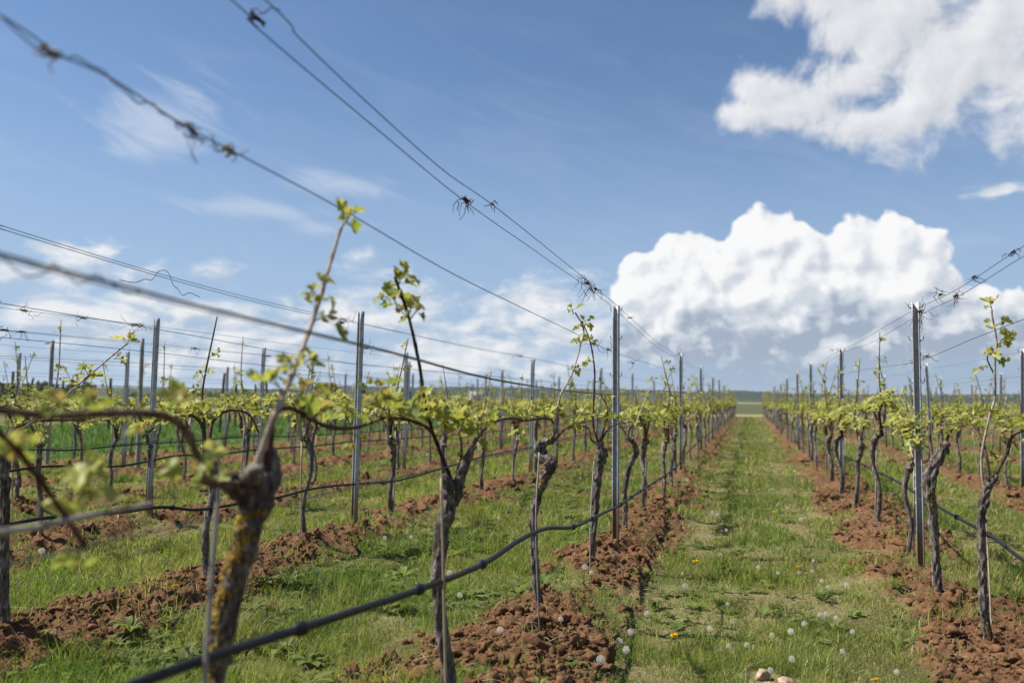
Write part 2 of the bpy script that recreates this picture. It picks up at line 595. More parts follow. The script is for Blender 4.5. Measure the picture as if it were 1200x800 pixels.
def hero_vine(label, X, trunk_px, trunk_w, canes, shoots, seed, foot_px=None, arms=(), lichen=None, xoff=None, group=None):
    """trunk_px: (u, v) points from the foot upward on the row plane; trunk_w: radius along it (m);
    canes: (material, radii, [(u, v), ...], depth bend); shoots: (u, v, size, n, dx)"""
    rng = np.random.default_rng(500 + seed)
    uh = trunk_px[-1][0]
    zh = float((on_row(*trunk_px[-1], X) - CAM).dot(FW))

    def pos(u, v, dx=0.):
        zr = float((on_row(u, v, X) - CAM).dot(FW))
        w = min(max((abs(u - uh) - 8) / 45, 0), 1)
        return at_depth(u, v, zh + (zr - zh) * w + dx)
    foot = at_depth(*trunk_px[0], zh)
    foot[2] = gz(foot[0], foot[1]) - .02
    root = vine_root(label, tuple(foot), group)
    off = foot
    wob = (lambda i: 0.) if xoff is None else (lambda i: xoff[min(i, len(xoff) - 1)])
    P = [foot + np.array([0, 0, -.1]), foot] + [at_depth(u, v, zh + wob(i)) for i, (u, v) in enumerate(trunk_px[1:])]
    mb = MB(); tube(mb, [p - off for p in P], np.array(trunk_w) * .70, 28, 110, .24, seed, ridges=.20)
    for a in arms:                       # knobs and arms of the old wood grow out of the head
        pts = [at_depth(u, v, zh + dx) for (u, v, dx) in a[0]]
        tube(mb, [p - off for p in pts], np.array(a[1]) * .8, 14, 22, .25, seed + 3, ridges=.12)
    knobs(mb, smooth_path([p - off for p in P], 60), np.array(trunk_w) * .74, rng, 16, 2)
    link('trunk', mb.mesh('vine_trunk', M['bark']), root)
    for k, (mt, rad, px, dx) in enumerate(canes):
        cm = MB(); n = len(px)
        pts = [pos(u, v, dx * i / max(n - 1, 1)) for i, (u, v) in enumerate(px)]
        q = smooth_path(pts, 60)
        rr = .70 * np.interp(np.linspace(0, 1, 60), np.linspace(0, 1, len(rad)), rad)
        rr = rr * (1 + .28 * np.exp(-((np.arange(60) % 9 - 4) / .9) ** 2))      # thickened nodes
        tube(cm, q - off, rr, 9, None, .10, seed + k)
        link('cane', cm.mesh('vine_cane', M[mt]), root)
    fo = MB()
    for (u, v, size, n, dx, dr) in shoots:
        p = pos(u, v, dx) - off
        shoot(fo, p, np.array(dr, float) + rng.normal(size=3) * .15, rng, size * rng.uniform(.9, 1.4), n, size * (1.3 if X == XA and seed > 2 else 1.22), True)
    link('foliage', fo.mesh('vine_foliage', M['leaf']), root)
    if lichen:
        lm = MB()
        Pm = smooth_path([p - off for p in P[1:]], 100)
        Rm = np.interp(np.linspace(0, 1, 100), np.linspace(0, 1, len(trunk_w) - 1), np.array(trunk_w[1:]) * .74)
        for (t0, t1, n, ang) in lichen:
            for _ in range(n):
                t = rng.uniform(t0, t1); i = int(t * 99); a = ang + .30 * math.sin(t * 55) + rng.normal() * .42
                c = Pm[i] + np.array([math.cos(a), math.sin(a), 0]) * Rm[i] * 1.06
                s = rng.uniform(.0016, .0055)
                V, f = ico(1)
                V = V * (1 + .5 * rng.uniform(-1, 1, (len(V), 1))) * np.array([.7, .7, 1.3]) * s
                lm.add(V + c, f)
        link('lichen_speck', lm.mesh('trunk_lichen', M['lichen']), root)
    return root, off


XA, XB, XC = ROWS['A'], ROWS['B'], ROWS['C']
UPV = (0, 0, 1)
SUN_SIDE = math.radians(262)      # the side of a trunk that faces the camera and the light

# first vine of row A: only its long canes reach into the picture
hero_vine('blurred near vine with red-brown and pale canes crossing at the left edge', XA,
          [(-1650, 2600), (-1700, 1500), (-1650, 900)], [.03, .028, .027, .035],
          [('cane_red', [.012, .009, .007, .006], [(-1650, 900), (-500, 420), (-120, 430), (0, 508), (45, 560), (100, 640)], .12),
           ('cane_pale', [.012, .009, .008, .006], [(-1650, 900), (-700, 700), (-200, 640), (20, 621), (95, 606), (178, 590)], .10)],
          [(92, 642, .024, 2, .12, (0, .3, -1)), (30, 505, .030, 2, .14, (0, 0, -1)),
           (98, 518, .036, 4, .14, (.1, .1, -1.3)), (106, 540, .038, 5, .14, (.1, .2, -1)), (84, 570, .030, 3, .14, (.1, .1, -1)), (150, 596, .016, 2, .08, (0, .3, .6))], 1)

v1, off1 = hero_vine('thick blurred vine trunk with yellow lichen and three long canes', XA,
          [(232, 1190), (238, 1000), (243, 880), (252, 792), (264, 725), (276, 672), (292, 622), (300, 585), (305, 562)],
          [.038, .036, .034, .033, .033, .035, .037, .040, .043, .034],
          [('cane_pale', [.0105, .0095, .008, .0055], [(297, 556), (318, 497), (345, 432), (370, 365), (387, 308), (400, 266)], -.03),
           ('cane_red', [.0125, .0100, .0088, .0078, .006], [(312, 556), (317, 515), (320, 488), (333, 478), (350, 482), (376, 497), (405, 502), (430, 497), (450, 489)], .06),
           ('cane', [.013, .0115, .0105, .0095, .0085], [(283, 568), (255, 567), (238, 560), (231, 535), (218, 505), (196, 489), (160, 484), (120, 485), (60, 487), (0, 481), (-120, 478)], .05)],
          [(401, 266, .040, 4, -.03, (.5, .5, 1)), (373, 350, .030, 3, -.02, (-.5, -.6, .6)), (377, 340, .028, 2, -.02, (.4, .4, .8)),
           (371, 368, .026, 2, -.02, (.2, -.2, 1)), (366, 376, .036, 3, -.02, (.8, .8, .15)), (345, 430, .034, 3, -.01, (.2, -.6, .5)), (350, 428, .034, 2, -.01, (.6, .6, .4)),
           (330, 460, .040, 3, .0, (.2, -.7, .8)), (345, 470, .040, 4, .02, (.3, .1, 1)), (376, 495, .042, 4, .04, (.1, .4, 1)), (405, 500, .040, 3, .05, (.3, .2, .9)),
           (408, 502, .030, 2, .05, (.2, .1, -1)), (446, 488, .048, 5, .06, (.1, .0, 1)), (440, 470, .04, 3, .06, (.1, .5, 1)), (265, 563, .032, 3, .0, (.0, -.9, .3)),
           (222, 524, .034, 4, .02, (.2, .0, -.9)), (195, 488, .034, 3, .02, (.2, -.2, 1)), (207, 482, .030, 3, .02, (.2, .3, 1)),
           (92, 484, .034, 3, .03, (.2, .5, 1)), (70, 486, .032, 3, .03, (.2, -.5, .9)), (32, 487, .034, 2, .04, (.2, .1, -1)), (165, 484, .022, 2, .03, (.2, .3, -1))], 2,
          arms=[([(300, 592, 0), (284, 578, -.01), (272, 566, -.02), (276, 556, -.03)], [.028, .027, .022, .014]),
                ([(304, 575, 0), (318, 560, .02), (317, 540, .02), (318, 525, .02)], [.032, .026, .020, .013]),
                ([(300, 575, 0), (297, 560, -.03), (300, 548, -.05)], [.03, .028, .018])],
          lichen=[(.34, .60, 130, SUN_SIDE - .12), (.58, .84, 260, SUN_SIDE + .12)])

v2, off2 = hero_vine('vine with a dark purple cane standing high above its leafy head', XA,
          [(527, 890), (526, 795), (517, 732), (513, 674), (519, 620), (528, 585), (534, 566)],
          [.036, .034, .032, .031, .032, .034, .038, .034],
          [('cane_purple', [.0085, .008, .0075, .0065], [(530, 566), (512, 520), (500, 480), (491, 425), (479, 372), (463, 325)], .0),
           ('cane', [.013, .010, .008], [(537, 562), (548, 535), (560, 512), (575, 496), (596, 490), (612, 492)], .04),
           ('cane_red', [.011, .009, .007], [(528, 560), (518, 535), (505, 505), (480, 492), (455, 490)], .03),
           ('cane', [.006, .004], [(534, 555), (541, 530), (538, 505)], .04)],
          [(466, 336, .036, 4, .0, (.5, .2, 1)), (462, 330, .032, 3, .0, (.6, .4, .9)), (478, 372, .044, 3, .0, (.0, .1, .9)), (477, 372, .036, 2, .0, (-.2, -.5, .4)),
           (466, 362, .030, 3, .0, (-.3, -.8, .8)), (480, 375, .036, 2, 0, (.5, .3, .4)), (457, 352, .030, 3, .0, (-.2, -.6, .6)),
           (505, 500, .045, 5, .0, (.3, .2, 1)), (500, 495, .045, 5, .02, (-.2, -.4, 1)), (515, 515, .045, 5, .03, (.4, .3, 1)), (522, 500, .045, 5, .03, (.4, .1, 1)),
           (540, 505, .042, 5, .04, (.0, .3, 1)), (548, 520, .04, 4, .04, (.3, .3, .7)), (560, 508, .04, 4, .04, (.2, .3, 1)), (575, 495, .04, 4, .04, (.0, .2, 1)),
           (596, 488, .04, 4, .04, (.0, .3, 1)), (537, 548, .03, 3, .02, (.3, .5, .5)), (488, 492, .04, 4, .02, (-.1, .1, 1)), (470, 490, .045, 4, .02, (.2, -.3, 1)), (456, 488, .04, 4, .03, (.2, -.2, .6)),
           (512, 488, .045, 5, .02, (.2, .1, 1)), (530, 495, .045, 4, .04, (.2, .3, .7)), (497, 478, .04, 4, 0, (-.4, -.4, .9))], 3,
          arms=[([(534, 575, 0), (540, 556, .01), (549, 535, .02), (555, 522, .03)], [.030, .024, .018, .012]), ([(530, 575, 0), (522, 562, -.02), (520, 555, -.02)], [.028, .026, .014])],
          lichen=[(.86, .92, 30, SUN_SIDE)])

v3, off3 = hero_vine('vine with a swollen twisted dark head and an ochre lichen patch', XA,
          [(634, 735), (630, 695), (626, 650), (625, 605), (632, 575), (640, 556), (646, 543), (634, 532), (633, 522), (645, 516)],
          [.035, .030, .029, .028, .029, .033, .037, .040, .040, .033, .020],
          [('cane', [.011, .009, .008], [(645, 518), (650, 507), (648, 495), (640, 490), (620, 492), (600, 495)], .03),
           ('cane', [.010, .0085, .007], [(646, 520), (653, 512), (666, 500), (685, 494)], .03),
           ('cane_pale', [.0095, .008, .007, .005], [(648, 512), (652, 487), (657, 462), (664, 450), (673, 430), (680, 405), (684, 385), (674, 366)], .0)],
          [(672, 368, .036, 3, 0, (-.1, -.2, 1)), (684, 388, .036, 4, 0, (-.2, -.3, .9)), (681, 405, .036, 4, 0, (-.4, -.5, .3)), (680, 402, .034, 3, 0, (.5, .5, .4)), (673, 430, .032, 3, 0, (.4, .6, .2)), (664, 450, .028, 2, 0, (.4, .5, -.4)),
           (600, 494, .045, 5, .02, (.2, 0, 1)), (615, 492, .045, 5, .02, (.1, .2, 1)), (630, 490, .045, 5, .02, (.2, .3, 1)), (642, 490, .042, 4, .02, (.1, 0, 1)), (651, 488, .04, 4, .01, (.4, .2, .8)), (668, 500, .042, 5, .02, (.2, .3, 1)), (684, 494, .042, 5, .03, (.2, 0, 1)), (611, 497, .04, 3, .02, (.2, 0, -1))], 4,
          xoff=[0, 0, 0, 0, -.02, -.02, .02, .03, .0], lichen=[(.44, .54, 70, SUN_SIDE - .2)])

v4, off4 = hero_vine('dark shaggy vine just before the tall post with two reddish upright canes', XA,
          [(694, 672), (695, 630), (698, 590), (701, 556), (705, 532), (702, 518)],
          [.033, .029, .030, .034, .042, .044, .030],
          [('cane_red', [.009, .008, .006], [(702, 520), (695, 495), (697, 440), (692, 402), (682, 376)], .02),
           ('cane', [.011, .008, .006], [(702, 520), (707, 505), (712, 480), (704, 462)], .03),
           ('cane', [.010, .008, .006], [(700, 520), (693, 515), (690, 503), (680, 497)], .03), ('cane', [.010, .008, .006], [(703, 520), (711, 505), (722, 497), (740, 494)], .03)],
          [(683, 378, .036, 3, .02, (.5, .4, .9)), (692, 402, .034, 3, .02, (.5, .5, .4)), (697, 425, .034, 3, .02, (-.5, -.4, .6)), (697, 448, .034, 3, .02, (.5, .5, .4)),
           (700, 495, .042, 5, .02, (.2, .2, 1)), (710, 490, .042, 4, .03, (.2, .2, 1)), (690, 498, .042, 5, .03, (.2, .2, 1)), (722, 496, .042, 5, .03, (.2, .2, 1)), (736, 494, .042, 4, .03, (.2, .2, 1)), (712, 470, .03, 3, .03, (.2, .4, 1))], 5)

v5, off5 = hero_vine('vine with an S-bent trunk just behind the tall post', XA,
          [(731, 634), (733, 600), (732, 575), (737, 548), (745, 530), (742, 518), (733, 512)],
          [.032, .028, .028, .030, .034, .036, .030, .018],
          [('cane_pale', [.009, .007, .005], [(740, 520), (746, 495), (756, 468), (766, 446)], .0), ('cane', [.010, .008, .006], [(735, 514), (740, 500), (755, 494), (772, 492)], .03), ('cane', [.010, .008, .006], [(735, 514), (728, 500), (715, 494)], .03)],
          [(766, 448, .036, 4, 0, (-.2, .2, 1)), (757, 466, .034, 3, 0, (-.4, .2, .8)), (750, 484, .034, 3, 0, (.4, .2, .8)), (755, 494, .042, 5, .02, (.2, .2, 1)), (740, 498, .042, 5, .02, (.2, .2, 1)), (770, 491, .042, 5, .02, (.2, .2, 1)), (716, 494, .042, 4, .02, (.2, .2, 1)), (728, 498, .042, 4, .02, (.2, .2, 1))], 6)

b1, offb1 = hero_vine('slim vine with a tall leafy cane and one arm leaning right', XB,
          [(1160, 782), (1152, 705), (1151, 650), (1150, 605), (1156, 577), (1166, 556)],
          [.032, .028, .026, .026, .027, .028, .024],
          [('cane', [.014, .011, .008], [(1164, 560), (1180, 530), (1187, 510), (1215, 500), (1250, 500)], .03),
           ('cane_pale', [.008, .0075, .0065, .005], [(1154, 580), (1150, 540), (1158, 495), (1166, 465), (1166, 430), (1168, 400), (1163, 372), (1162, 362)], -.02),
           ('cane', [.010, .008, .006], [(1160, 570), (1155, 530), (1142, 505), (1120, 497), (1098, 496)], .03), ('cane_purple', [.005, .004], [(1166, 440), (1158, 424), (1157, 418)], .0)],
          [(1163, 366, .038, 3, -.02, (-.4, -.3, 1)), (1165, 382, .036, 2, -.02, (.6, .5, .2)), (1165, 384, .034, 2, -.02, (-.6, -.4, .1)), (1168, 404, .036, 3, -.02, (.8, .6, .5)), (1167, 415, .036, 3, -.02, (-.6, -.4, .2)), (1167, 418, .036, 3, -.02, (.7, .5, .1)),
           (1157, 420, .036, 3, 0, (-.5, -.4, .6)), (1156, 428, .034, 2, 0, (-.3, -.2, -.5)), (1172, 400, .03, 3, -.02, (.9, .6, .9)), (1120, 497, .042, 5, .02, (.2, .2, 1)), (1105, 496, .042, 5, .03, (.2, .2, 1)), (1140, 504, .042, 5, .02, (.2, .2, 1)), (1153, 510, .042, 4, .02, (.2, .2, .8)), (1187, 510, .042, 5, .02, (.2, .2, 1)), (1202, 502, .042, 5, .02, (.2, .2, 1)), (1180, 525, .04, 4, .02, (.4, .2, .6)), (1172, 545, .038, 4, .02, (.5, .2, .5)), (1130, 500, .042, 4, .02, (-.3, .2, 1)),
           (1160, 490, .036, 4, 0, (.5, .2, .8))], 7, lichen=[(.02, .12, 40, SUN_SIDE + .6)])

b2, offb2 = hero_vine('vine right beside the pale post, thick rough trunk with lichen specks', XB,
          [(1100, 702), (1097, 660), (1094, 615), (1090, 578), (1093, 548), (1104, 528), (1110, 518)],
          [.033, .030, .030, .033, .042, .046, .036, .022],
          [('cane', [.013, .010, .007], [(1094, 545), (1090, 520), (1088, 503), (1075, 495), (1050, 494)], .03), ('cane', [.013, .010, .007], [(1108, 522), (1113, 507), (1122, 497), (1140, 493)], .03)],
          [(1075, 494, .042, 5, .02, (.2, .2, 1)), (1060, 494, .042, 5, .02, (.2, .2, 1)), (1050, 493, .042, 5, .02, (.2, .2, 1)), (1090, 505, .042, 4, .02, (.2, .2, 1)), (1112, 508, .042, 5, .02, (.2, .2, 1)), (1122, 497, .042, 5, .02, (.2, .2, 1)), (1136, 493, .042, 5, .02, (.2, .2, 1)), (1100, 510, .04, 4, .0, (.2, -.2, 1))], 8, lichen=[(.42, .54, 40, SUN_SIDE + .4)])

c1, offc1 = hero_vine('dark upright vine trunk at the left edge with a slanting pale cane', XC,
          [(5, 780), (4, 700), (6, 600), (5, 545), (8, 512)], [.028, .026, .026, .027, .032, .026],
          [('cane_pale', [.009, .008, .0065, .005], [(10, 512), (35, 497), (60, 478), (97, 446), (130, 418), (150, 402)], .0), ('cane', [.012, .009, .007], [(6, 515), (20, 500), (50, 493), (100, 492)], .03)],
          [(149, 404, .04, 4, 0, (.2, .3, 1)), (133, 420, .036, 3, 0, (.3, .4, -.2)), (104, 440, .045, 4, 0, (-.2, -.4, 1)), (99, 447, .04, 4, 0, (.2, .5, .3)), (90, 453, .036, 3, 0, (-.3, -.4, .3)), (30, 498, .045, 5, .02, (.2, .2, 1)), (60, 492, .045, 5, .02, (.2, .2, 1)), (95, 491, .045, 4, .02, (.2, .2, 1)), (45, 493, .045, 4, .02, (.2, .2, -.6)), (8, 505, .04, 4, 0, (.2, .2, 1))], 9)

# ------------------------------------------------------------------ posts
def profile_post():
    H = 1.875
    w, d, t, lip = .024, .020, .0035, .008
    outer = [(-w + lip, -d), (-w, -d), (-w, d), (w, d), (w, -d), (w - lip, -d)]
    inner = [(w - lip, -d + t), (w - t, -d + t), (w - t, d - t), (-w + t, d - t), (-w + t, -d + t), (-w + lip, -d + t)]
    poly = outer + inner
    n = len(poly)
    mb = MB()
    zs = np.linspace(-.25, H, 17)
    V = [(x, y, z) for z in zs for x, y in poly]
    f = [(k * n + i, k * n + (i + 1) % n, (k + 1) * n + (i + 1) % n, (k + 1) * n + i) for k in range(16) for i in range(n)]
    # top caps of the open section, quad by quad
    for i in range(5):
        f.append((16 * n + i, 16 * n + i + 1, 16 * n + 10 - i, 16 * n + 11 - i))
    mb.add(V, f)
    for s in (-1, 1):            # notches punched out along the edges
        for k in range(15):
            z = .45 + k * .095
            x0 = s * (w + .0005)
            V = [(x0, -d + .004, z), (x0 + s * .006, -d + .006, z + .004), (x0 + s * .006, -d + .006, z + .018), (x0, -d + .004, z + .024), (x0, -d + .010, z), (x0 + s * .005, -d + .010, z + .006), (x0 + s * .005, -d + .010, z + .018), (x0, -d + .010, z + .024)]
            mb.add(V, [(0, 1, 2, 3), (4, 7, 6, 5), (0, 4, 5, 1), (1, 5, 6, 2), (2, 6, 7, 3)])
    return mb.mesh('post_profile', M['post'], smooth=False)


def hook_mesh():
    mb = MB()
    tube(mb, [(-.028, 0, 0), (-.040, -.004, .006), (-.048, -.004, .022), (-.044, -.002, .034)], .003, 5, 10)
    return mb.mesh('wire_hook', M['wire'])


def wood_post_mesh(mat, r, h, seed):
    mb = MB(); tube(mb, [(0, 0, -.2), (0, 0, h * .5), (0, 0, h)], [r * 1.1, r, r * .92], 9, 12, .06, seed)
    return mb.mesh('post_shaft', mat)


PROF, HOOK = profile_post(), hook_mesh()
POSTS = []


def metal_post(x, y, label, group, parts=True, lean=(0, 0), sc=1., turn=0.):
    z = gz(x, y)
    rot = (lean[0], lean[1], random.uniform(-.06, .06) + turn)
    if parts:
        o = bpy.data.objects.new('trellis_post', None); COL.objects.link(o)
        o.location = (x, y, z); o.rotation_euler = rot; o.scale = (1, 1, sc)
        tag(o, label, 'post', group)
        link('post_profile', PROF, o)
        for zz in (1.83, 1.60, 1.30):
            link('wire_hook', HOOK, o, (0, 0, zz))
            link('wire_hook', HOOK, o, (0, 0, zz), (0, 0, math.pi))
    else:
        o = link('trellis_post', PROF, None, (x, y, z), rot, (1, 1, sc))
        tag(o, label, 'post', group)
    POSTS.append((x, y))
    return o


def row_y(u, X):                # distance along a row of what is seen at column u
    a = on_row(u, 470, X)
    return a[1]


def zc_of(x, y):
    return (np.array([x, y, 0]) - CAM).dot(FW)


post_y = {'A': [6.85, 13.7, 19.6, 26.0], 'B': [6.6, 11.9, 17.3, 21.6, 27.5], 'C': [6.87, 13.1, 19.3], 'D': [6.9, 13.1, 18.9], 'E': [12.3, 17.8, 23.3], 'F': [11.9, 17.9], 'G': [11.3, 17.2], 'H': [11.2, 16.9], 'I': [22.], 'J': [28.], 'K': [34.]}
STEP = {'A': 6.3, 'B': 5.8, 'C': 6.2, 'D': 6.0}
for k, ys in post_y.items():
    X = ROWS[k]; ys = list(ys)
    while ys[-1] < ROW_END - 5:
        ys.append(ys[-1] + STEP.get(k, 6.0))
    if k in 'ABC': ys.insert(0, {'A': .35, 'B': 1.0, 'C': .6}[k])
    for i, y in enumerate(ys):
        idx = i - (1 if k in 'ABC' else 0)
        lean = (random.gauss(0, .015), random.gauss(0, .015))
        if (k, idx) in (('A', 0), ('B', 0)): lean = (0, .002)
        if (k, idx) == ('C', 0): lean = (0, .022)
        if (k, idx) == ('D', 0): lean = (0, .03)
        near = y < 30 and k in 'ABCDE'
        if idx < 0: lb = f'near end galvanised post holding the wires of {ROW_TXT[k]}'
        elif (k, idx) == ('A', 0): lb = 'tall galvanised trellis post left of the aisle, large tendril clump on its top wires'
        elif (k, idx) == ('B', 0): lb = 'bright galvanised post right of the grass aisle, tallest on that side'
        elif (k, idx) == ('C', 0): lb = 'leaning notched galvanised post with a dry tangle near its top, left of centre'
        elif (k, idx) == ('D', 0): lb = 'dark galvanised post standing alone at far left against the clouds'
        elif idx < 5: lb = f'{ORD[idx]} galvanised steel post along {ROW_TXT[k]}'
        else: lb = f'small far-off steel post down {ROW_TXT[k]}'
        metal_post(X + (0 if i == 0 or k in 'AB' else random.uniform(-.03, .03)), y, lb, 'steel trellis posts of ' + ROW_TXT[k], near, lean, 1.13 if idx < 0 else random.uniform(.97, 1.03) if idx else 1., {'A': -.15, 'B': -.22, 'C': -.5, 'D': -.5, 'E': -.2}.get(k, -.3))

# pale concrete posts between the left rows and old wooden posts beyond the green field
CONC = wood_post_mesh(M['concrete'], .034, 2.05, 3)
for (u, zc, lb) in ((163, 13.6, 'pale thicker post with crossbar stub in front of the green field'), (57, 14.3, 'pale grey thick post near the left edge before the dark treeline')):
    p = at_depth(u, 500, zc)
    o = bpy.data.objects.new('concrete_post', None); COL.objects.link(o); o.location = (p[0], p[1], gz(p[0], p[1])); tag(o, lb, 'post', 'pale thick posts')
    link('post_shaft', CONC, o)
    mb = MB(); tube(mb, [(-.14, 0, 2.0), (.02, 0, 2.01)], .012, 6, 3); link('crossbar', mb.mesh('crossbar', M['wood']), o)
WOOD = [wood_post_mesh(M['wood'], .05, 1.95, s) for s in range(3)]
for i, u in enumerate((13, 28, 48, 74, 110, 128, 146, 200, 213, 226, 258, 276, 300, 316, 352, 388)):
    zc = 30 + (i * 7 % 5) * 3.1
    p = at_depth(u, 470, zc)
    o = link('wooden_post', WOOD[i % 3], None, (p[0], p[1], 0), (0, .16 if u == 28 else random.gauss(0, .03), i), (1, 1, random.uniform(.9, 1.08)))
    tag(o, 'leaning old wooden vineyard post at far left beyond the green field' if u == 28 else 'old brown wooden vineyard post beyond the green field', 'post', None if u == 28 else 'wooden posts beyond the green field')
# a young vineyard without leaves yet: pale thin posts far behind the rows
nb = 0
YP = MB(); tube(YP, [(0, 0, -.1), (0, 0, 1.9)], .045, 6, 2)
YPM = YP.mesh('young_post', M['concrete'])
for r in range(20):
    X = -62 + r * 2.9
    for yy in (96, 104, 113, 123, 134, 147, 161):
        if nb >= 120 or random.random() < .12: continue
        y = yy + random.uniform(-1, 1)
        tag(link('trellis_post', YPM, None, (X + random.uniform(-.2, .2), y, 0), None, (1, 1, random.uniform(.85, 1.1))), 'tiny pale post of the bare young vineyard far behind the rows', 'post', 'posts of the bare young vineyard')
        nb += 1

# ------------------------------------------------------------------ vines along the rows
HERO_Y = {'A': [r.location.y for r in (v1, v2, v3, v4, v5)] + [.05], 'B': [b1.location.y, b2.location.y], 'C': [c1.location.y]}
first = {'A': v5.location.y + 1.42, 'B': b1.location.y - 1.45, 'C': c1.location.y + 1.46, 'D': 5.6, 'E': 8.6, 'F': 7.2, 'G': 9.2, 'H': 11.0, 'I': 14, 'J': 20, 'K': 26}
SPOT = []
for k, y in first.items():
    n = {'A': 6, 'B': -1, 'C': 1, 'E': -2, 'I': -4, 'J': -4, 'K': -4}.get(k, 0)
    while y < ROW_END:
        if k == 'B' and n == 0:
            y, n = b2.location.y + 1.45, 2
        SPOT.append([k, n, ROWS[k] + random.uniform(-.05, .05), y + random.uniform(-.14, .14)])
        y += 1.45 if k != 'E' else 1.4; n += 1
SPOT.sort(key=lambda s: zc_of(s[2], s[3]))
LABEL_TXT = ['young-leaved grapevine', 'knotty grapevine', 'dark-stemmed grapevine', 'grapevine in fresh leaf']
rest = []
STAKE = MB(); tube(STAKE, [(0, 0, -.1), (.004, .006, .4), (0, 0, .82)], .007, 6, 5)
STM = [STAKE.mesh('stake_cane', M['stake']), STAKE.mesh('stake_cane', M['stake_grey'])]
n_ind = 0
for (k, n, x, y) in SPOT:
    zc = zc_of(x, y)
    u = 878 + F * (x) / (zc * math.cos(YAW))
    if u < -160 or u > 1440: continue
    s = random.randrange(8)
    rot = math.pi * random.randrange(2) + random.uniform(-.12, .12)
    sc = (random.uniform(.9, 1.15), 1, random.uniform(.92, 1.06))
    z = gz(x, y)
    if n_ind < 285:
        lod = 0 if zc < 14 else 1
        tr, cs, sp, fo = VARS[(lod, s)]
        if n < 0: lb = f'near-end grapevine of {ROW_TXT[k]}'
        elif n < 12 and zc < 22: lb = f'{ORD[n]} {LABEL_TXT[0]} along {ROW_TXT[k]}'
        else: lb = f'small far-off grapevine down {ROW_TXT[k]}'
        o = vine_root(lb, (x, y, z), 'grapevines of ' + ROW_TXT[k]); o.rotation_euler = (0, 0, rot); o.scale = sc
        link('trunk', tr, o)
        for c in cs: link('cane', c, o)
        for c in sp: link('cane', c, o)
        link('foliage', fo, o)
        if n_ind < 150:
            a = random.uniform(0, 6.28)
            if n < 0: sl = f'thin stake at the near end of {ROW_TXT[k]}'
            elif n < 12 and zc < 22: sl = f'thin stake tied to the {ORD[n]} vine along {ROW_TXT[k]}'
            else: sl = f'thin stake at a far-off vine down {ROW_TXT[k]}'
            tag(link('vine_stake', random.choice(STM), None, (x + .035 * math.cos(a), y + .05 * math.sin(a), z), (random.gauss(0, .03), random.gauss(0, .03), a), (1, 1, random.uniform(.75, 1.1))), sl, 'stake', 'stakes along ' + ROW_TXT[k])
        n_ind += 1
    else:
        rest.append((x, y, z, rot, s))
# the vineyard block beyond the green field
for r in range(5):
    for j in range(46):
        x, y = -29.5 - r * 2.3, 6 + j * 1.5 + random.uniform(-.2, .2)
        rest.append((x, y, 0, math.pi * random.randrange(2), random.randrange(8)))
far_parts = {'bark': MB(), 'cane': MB(), 'leaf': MB()}
for (x, y, z, rot, s) in rest:
    t, cs, sp, fo = FAR[s]
    mt = Matrix.Translation((x, y, z)) @ Matrix.Rotation(rot, 4, 'Z')
    far_parts['bark'].merge(t, mt); far_parts['leaf'].merge(fo, mt)
    for c in cs + sp: far_parts['cane'].merge(c, mt)
allm = MB(); cnt = []
for kx in far_parts:
    allm.merge(far_parts[kx]); cnt.append(len(far_parts[kx].f))
fm = allm.mesh('distant_vineyard', M['bark'])
fm.materials.append(M['cane']); fm.materials.append(M['leaf'])
fm.polygons.foreach_set('material_index', np.repeat([0, 1, 2], cnt).astype(np.int32))
tag(link('distant_vineyard', fm), 'distant rows of leafing grapevines running to the far end of the vineyard', 'vineyard', None, 'stuff')


def px_stake(X, pts, r, label, mat='stake', dx=.05):
    P = [on_row(u, v, X + dx) for u, v in pts]
    foot = P[0].copy(); foot[2] = gz(foot[0], foot[1])
    P[0] = foot - np.array([0, 0, .1])
    mb = MB(); tube(mb, [p - foot for p in P], [r, r * .95, r * .85], 8, 20, .05, 4)
    tag(link('vine_stake', mb.mesh('stake_cane', M[mat]), None, tuple(foot)), label, 'stake', 'stakes at the near vines')


px_stake(XA, [(226, 1150), (240, 800), (256, 572)], .0050, 'pale grey stake close along the thick blurred lichen-covered trunk', 'stake_grey', .055)
px_stake(XA, [(526, 890), (522, 780), (517, 560)], .0052, 'straight tan stake in front of the trunk that carries the purple cane', 'stake', .05)
px_stake(XA, [(634, 735), (628, 620), (632, 530)], .0045, 'stake beside the trunk with the ochre lichen patch', 'stake_grey', .045)
px_stake(XA, [(692, 668), (692, 610), (696, 540)], .0045, 'stake beside the shaggy trunk before the tall post', 'stake_grey', .04)
px_stake(XB, [(1163, 780), (1160, 690), (1155, 600)], .0050, 'thin tan stake right of the slim vine with the tall leafy cane', 'stake', .06)
px_stake(XB, [(1094, 690), (1091, 620), (1089, 560)], .0050, 'pale stake between the bright post and the thick rough vine', 'stake_grey', -.04)

# ------------------------------------------------------------------ wires
def wire(X, pts, r, label, group=None, n=60, name='trellis_wire', twist=0., mat='wire', sides=5):
    """pts: (u, v) on the row plane or (y, z) world pairs given as ('w', y, z)"""
    P = []
    for p in pts:
        if p[0] == 'w': P.append(np.array([X, p[1], p[2]]))
        else: P.append(on_row(p[0], p[1], X))
    Q = smooth_path(P, n)
    mb = MB(); tube(mb, Q, r, sides)
    if twist:
        a = np.linspace(0, twist, n * 6)
        S = smooth_path(P, n * 6)
        w = np.stack([.006 * np.cos(a), np.zeros_like(a), .006 * np.sin(a)], 1) * (.5 + .5 * np.sin(a * .13))[:, None]
        tube(mb, S + w, r * .6, 4)
    o = link(name, mb.mesh(name, M[mat]))
    return tag(o, label, 'wire', group)


def sag_line(y0, z, ys, amp):
    out = []
    for a, b in zip(ys[:-1], ys[1:]):
        out += [('w', a, z), ('w', (a + b) / 2, z - amp)]
    return out + [('w', ys[-1], z)]


